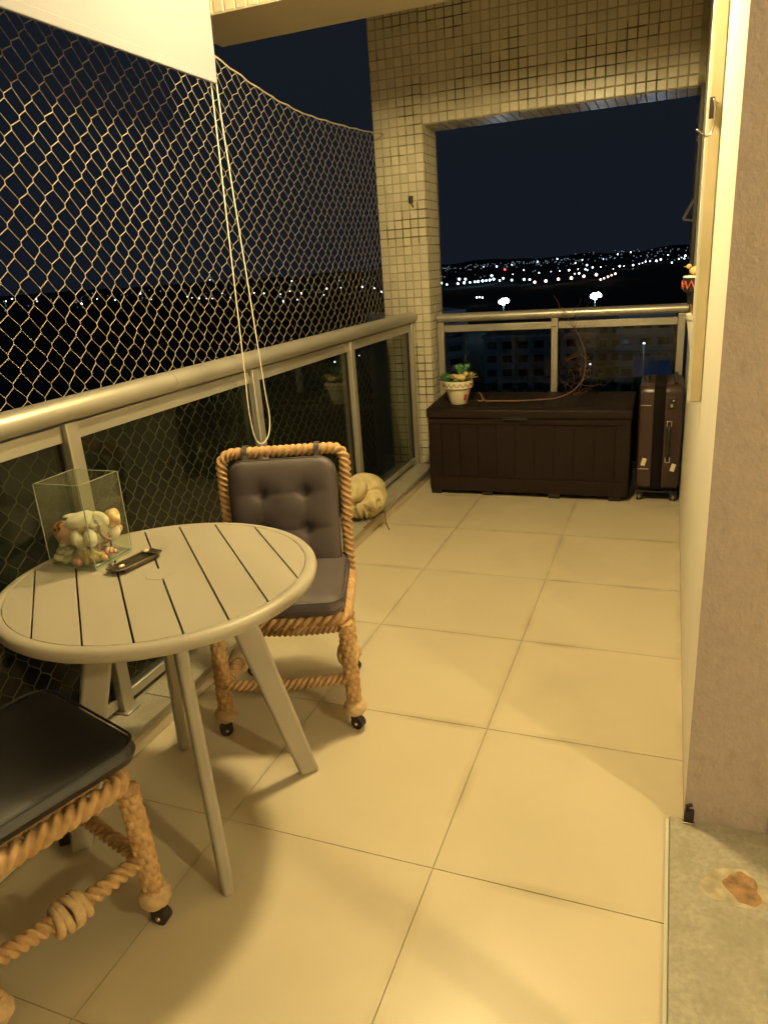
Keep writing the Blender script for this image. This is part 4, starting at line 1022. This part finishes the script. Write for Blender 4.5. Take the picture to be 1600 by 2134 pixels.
building((-14,175,GZ),R(0),14,10,31,10,5,'grey apartment block behind the pale tower',False)
wh=thing('warehouse','low warehouse with blue metal roof lit at the lower right of the far pane','building',(-1.7,118,GZ),R(4))
obj('wall',boxm((-2.6,0,0),(2.6,9,27.5)),M['ground'],wh)
obj('roof',MB().prism([(-.4,27.51),(-.4,27.7),(4.5,30.0),(9.4,27.7),(9.4,27.51)],-2.8,2.8,'x'),M['broof'],wh)
for i in range(5): obj('roof_rib',MB().bar((-2.4+i*1.2,-.4,27.76),(-2.4+i*1.2,4.5,30.06),.10,.10),M['broof'],wh)
# invented lamps on poles, added to light the blocks below
for (x,y,z,e_,lab) in ((-44,122,-22,1700,'tall added lamp lighting the balcony block'),(-3,110,-11.5,1500,'added lamp lighting the blue roofed warehouse'),(-13,136,-18,260,'added lamp lighting the front of the pale tower')):
    s_=thing('added_lamp',lab,'lamp',(x,y,GZ)); hz_=z-GZ
    obj('pole',MB().tube([(0,0,0),(0,0,hz_/2),(0,0,hz_)],[.10,.09,.06],8),M['darkfr'],s_,smooth=True)
    obj('lamp_head',MB().ball((0,-.3,hz_),.22,10,6,(1,1.6,.5)),M['e_white'],s_,smooth=True)
    pl=bpy.data.lights.new('added_lamp_light','POINT'); pl.energy=e_; pl.color=(.45,.68,1); pl.shadow_soft_size=.3
    po=bpy.data.objects.new('added_lamp_light',pl); COL.objects.link(po); po.location=(x,y-1.0,z)
# trees between the blocks
def tree(x,y,h_,seed,label):
    rn=random.Random(seed); t=thing('tree',label,'tree',(x,y,GZ))
    m=MB().tube([(0,0,0),(.2,.1,h_*.3),(0,.2,h_*.6)],[.35,.25,.12],7)
    for i in range(5):
        a_=rn.uniform(0,6.28); m.tube([(.1,.1,h_*.4),(h_*.12*math.cos(a_),h_*.12*math.sin(a_),h_*.55),(h_*.22*math.cos(a_),h_*.22*math.sin(a_),h_*.72)],[.12,.08,.04],5)
    obj('trunk',m,M['trunk'],t,smooth=True)
    V=[];F=[]
    cl=[(rn.gauss(0,h_*.17),rn.gauss(0,h_*.17),h_*.68+rn.gauss(0,h_*.12)) for _ in range(14)]
    for i in range(900):
        c=cl[rn.randrange(14)]; p=np.array(c)+np.array([rn.gauss(0,h_*.06) for _ in range(3)]); u=np.array([rn.gauss(0,1) for _ in range(3)]); u/=np.linalg.norm(u); w_=np.cross(u,[rn.gauss(0,1) for _ in range(3)]); w_/=np.linalg.norm(w_)
        k=len(V); s=h_*.022; V+= [p-u*s,p+w_*s*.5,p+u*s,p-w_*s*.5]; F.append((k,k+1,k+2,k+3))
    obj('crown',MB().add(V,F),M['tleaf'],t)
tree(-30,128,18,1,'dark tree below in front of the dim slab block')
tree(-22,120,16,2,'dark tree below left of the middle post')
tree(-13,112,17,3,'dark tree below right of the middle post')
tree(-36,118,15,4,'dark tree below the balcony block')
tree(3,128,16,5,'dark tree behind the blue roofed warehouse')
tree(-34,140,27,6,'tall dark tree standing before the left part of the slab block')
tree(-25,142,24,7,'round dark tree before the middle of the slab block')
tree(-17,136,29,8,'tall dark tree right of the middle post')
tree(-9,134,23,9,'broad dark tree in front of the pale tower')
tree(-42,132,22,10,'dark tree at the foot of the balcony block')
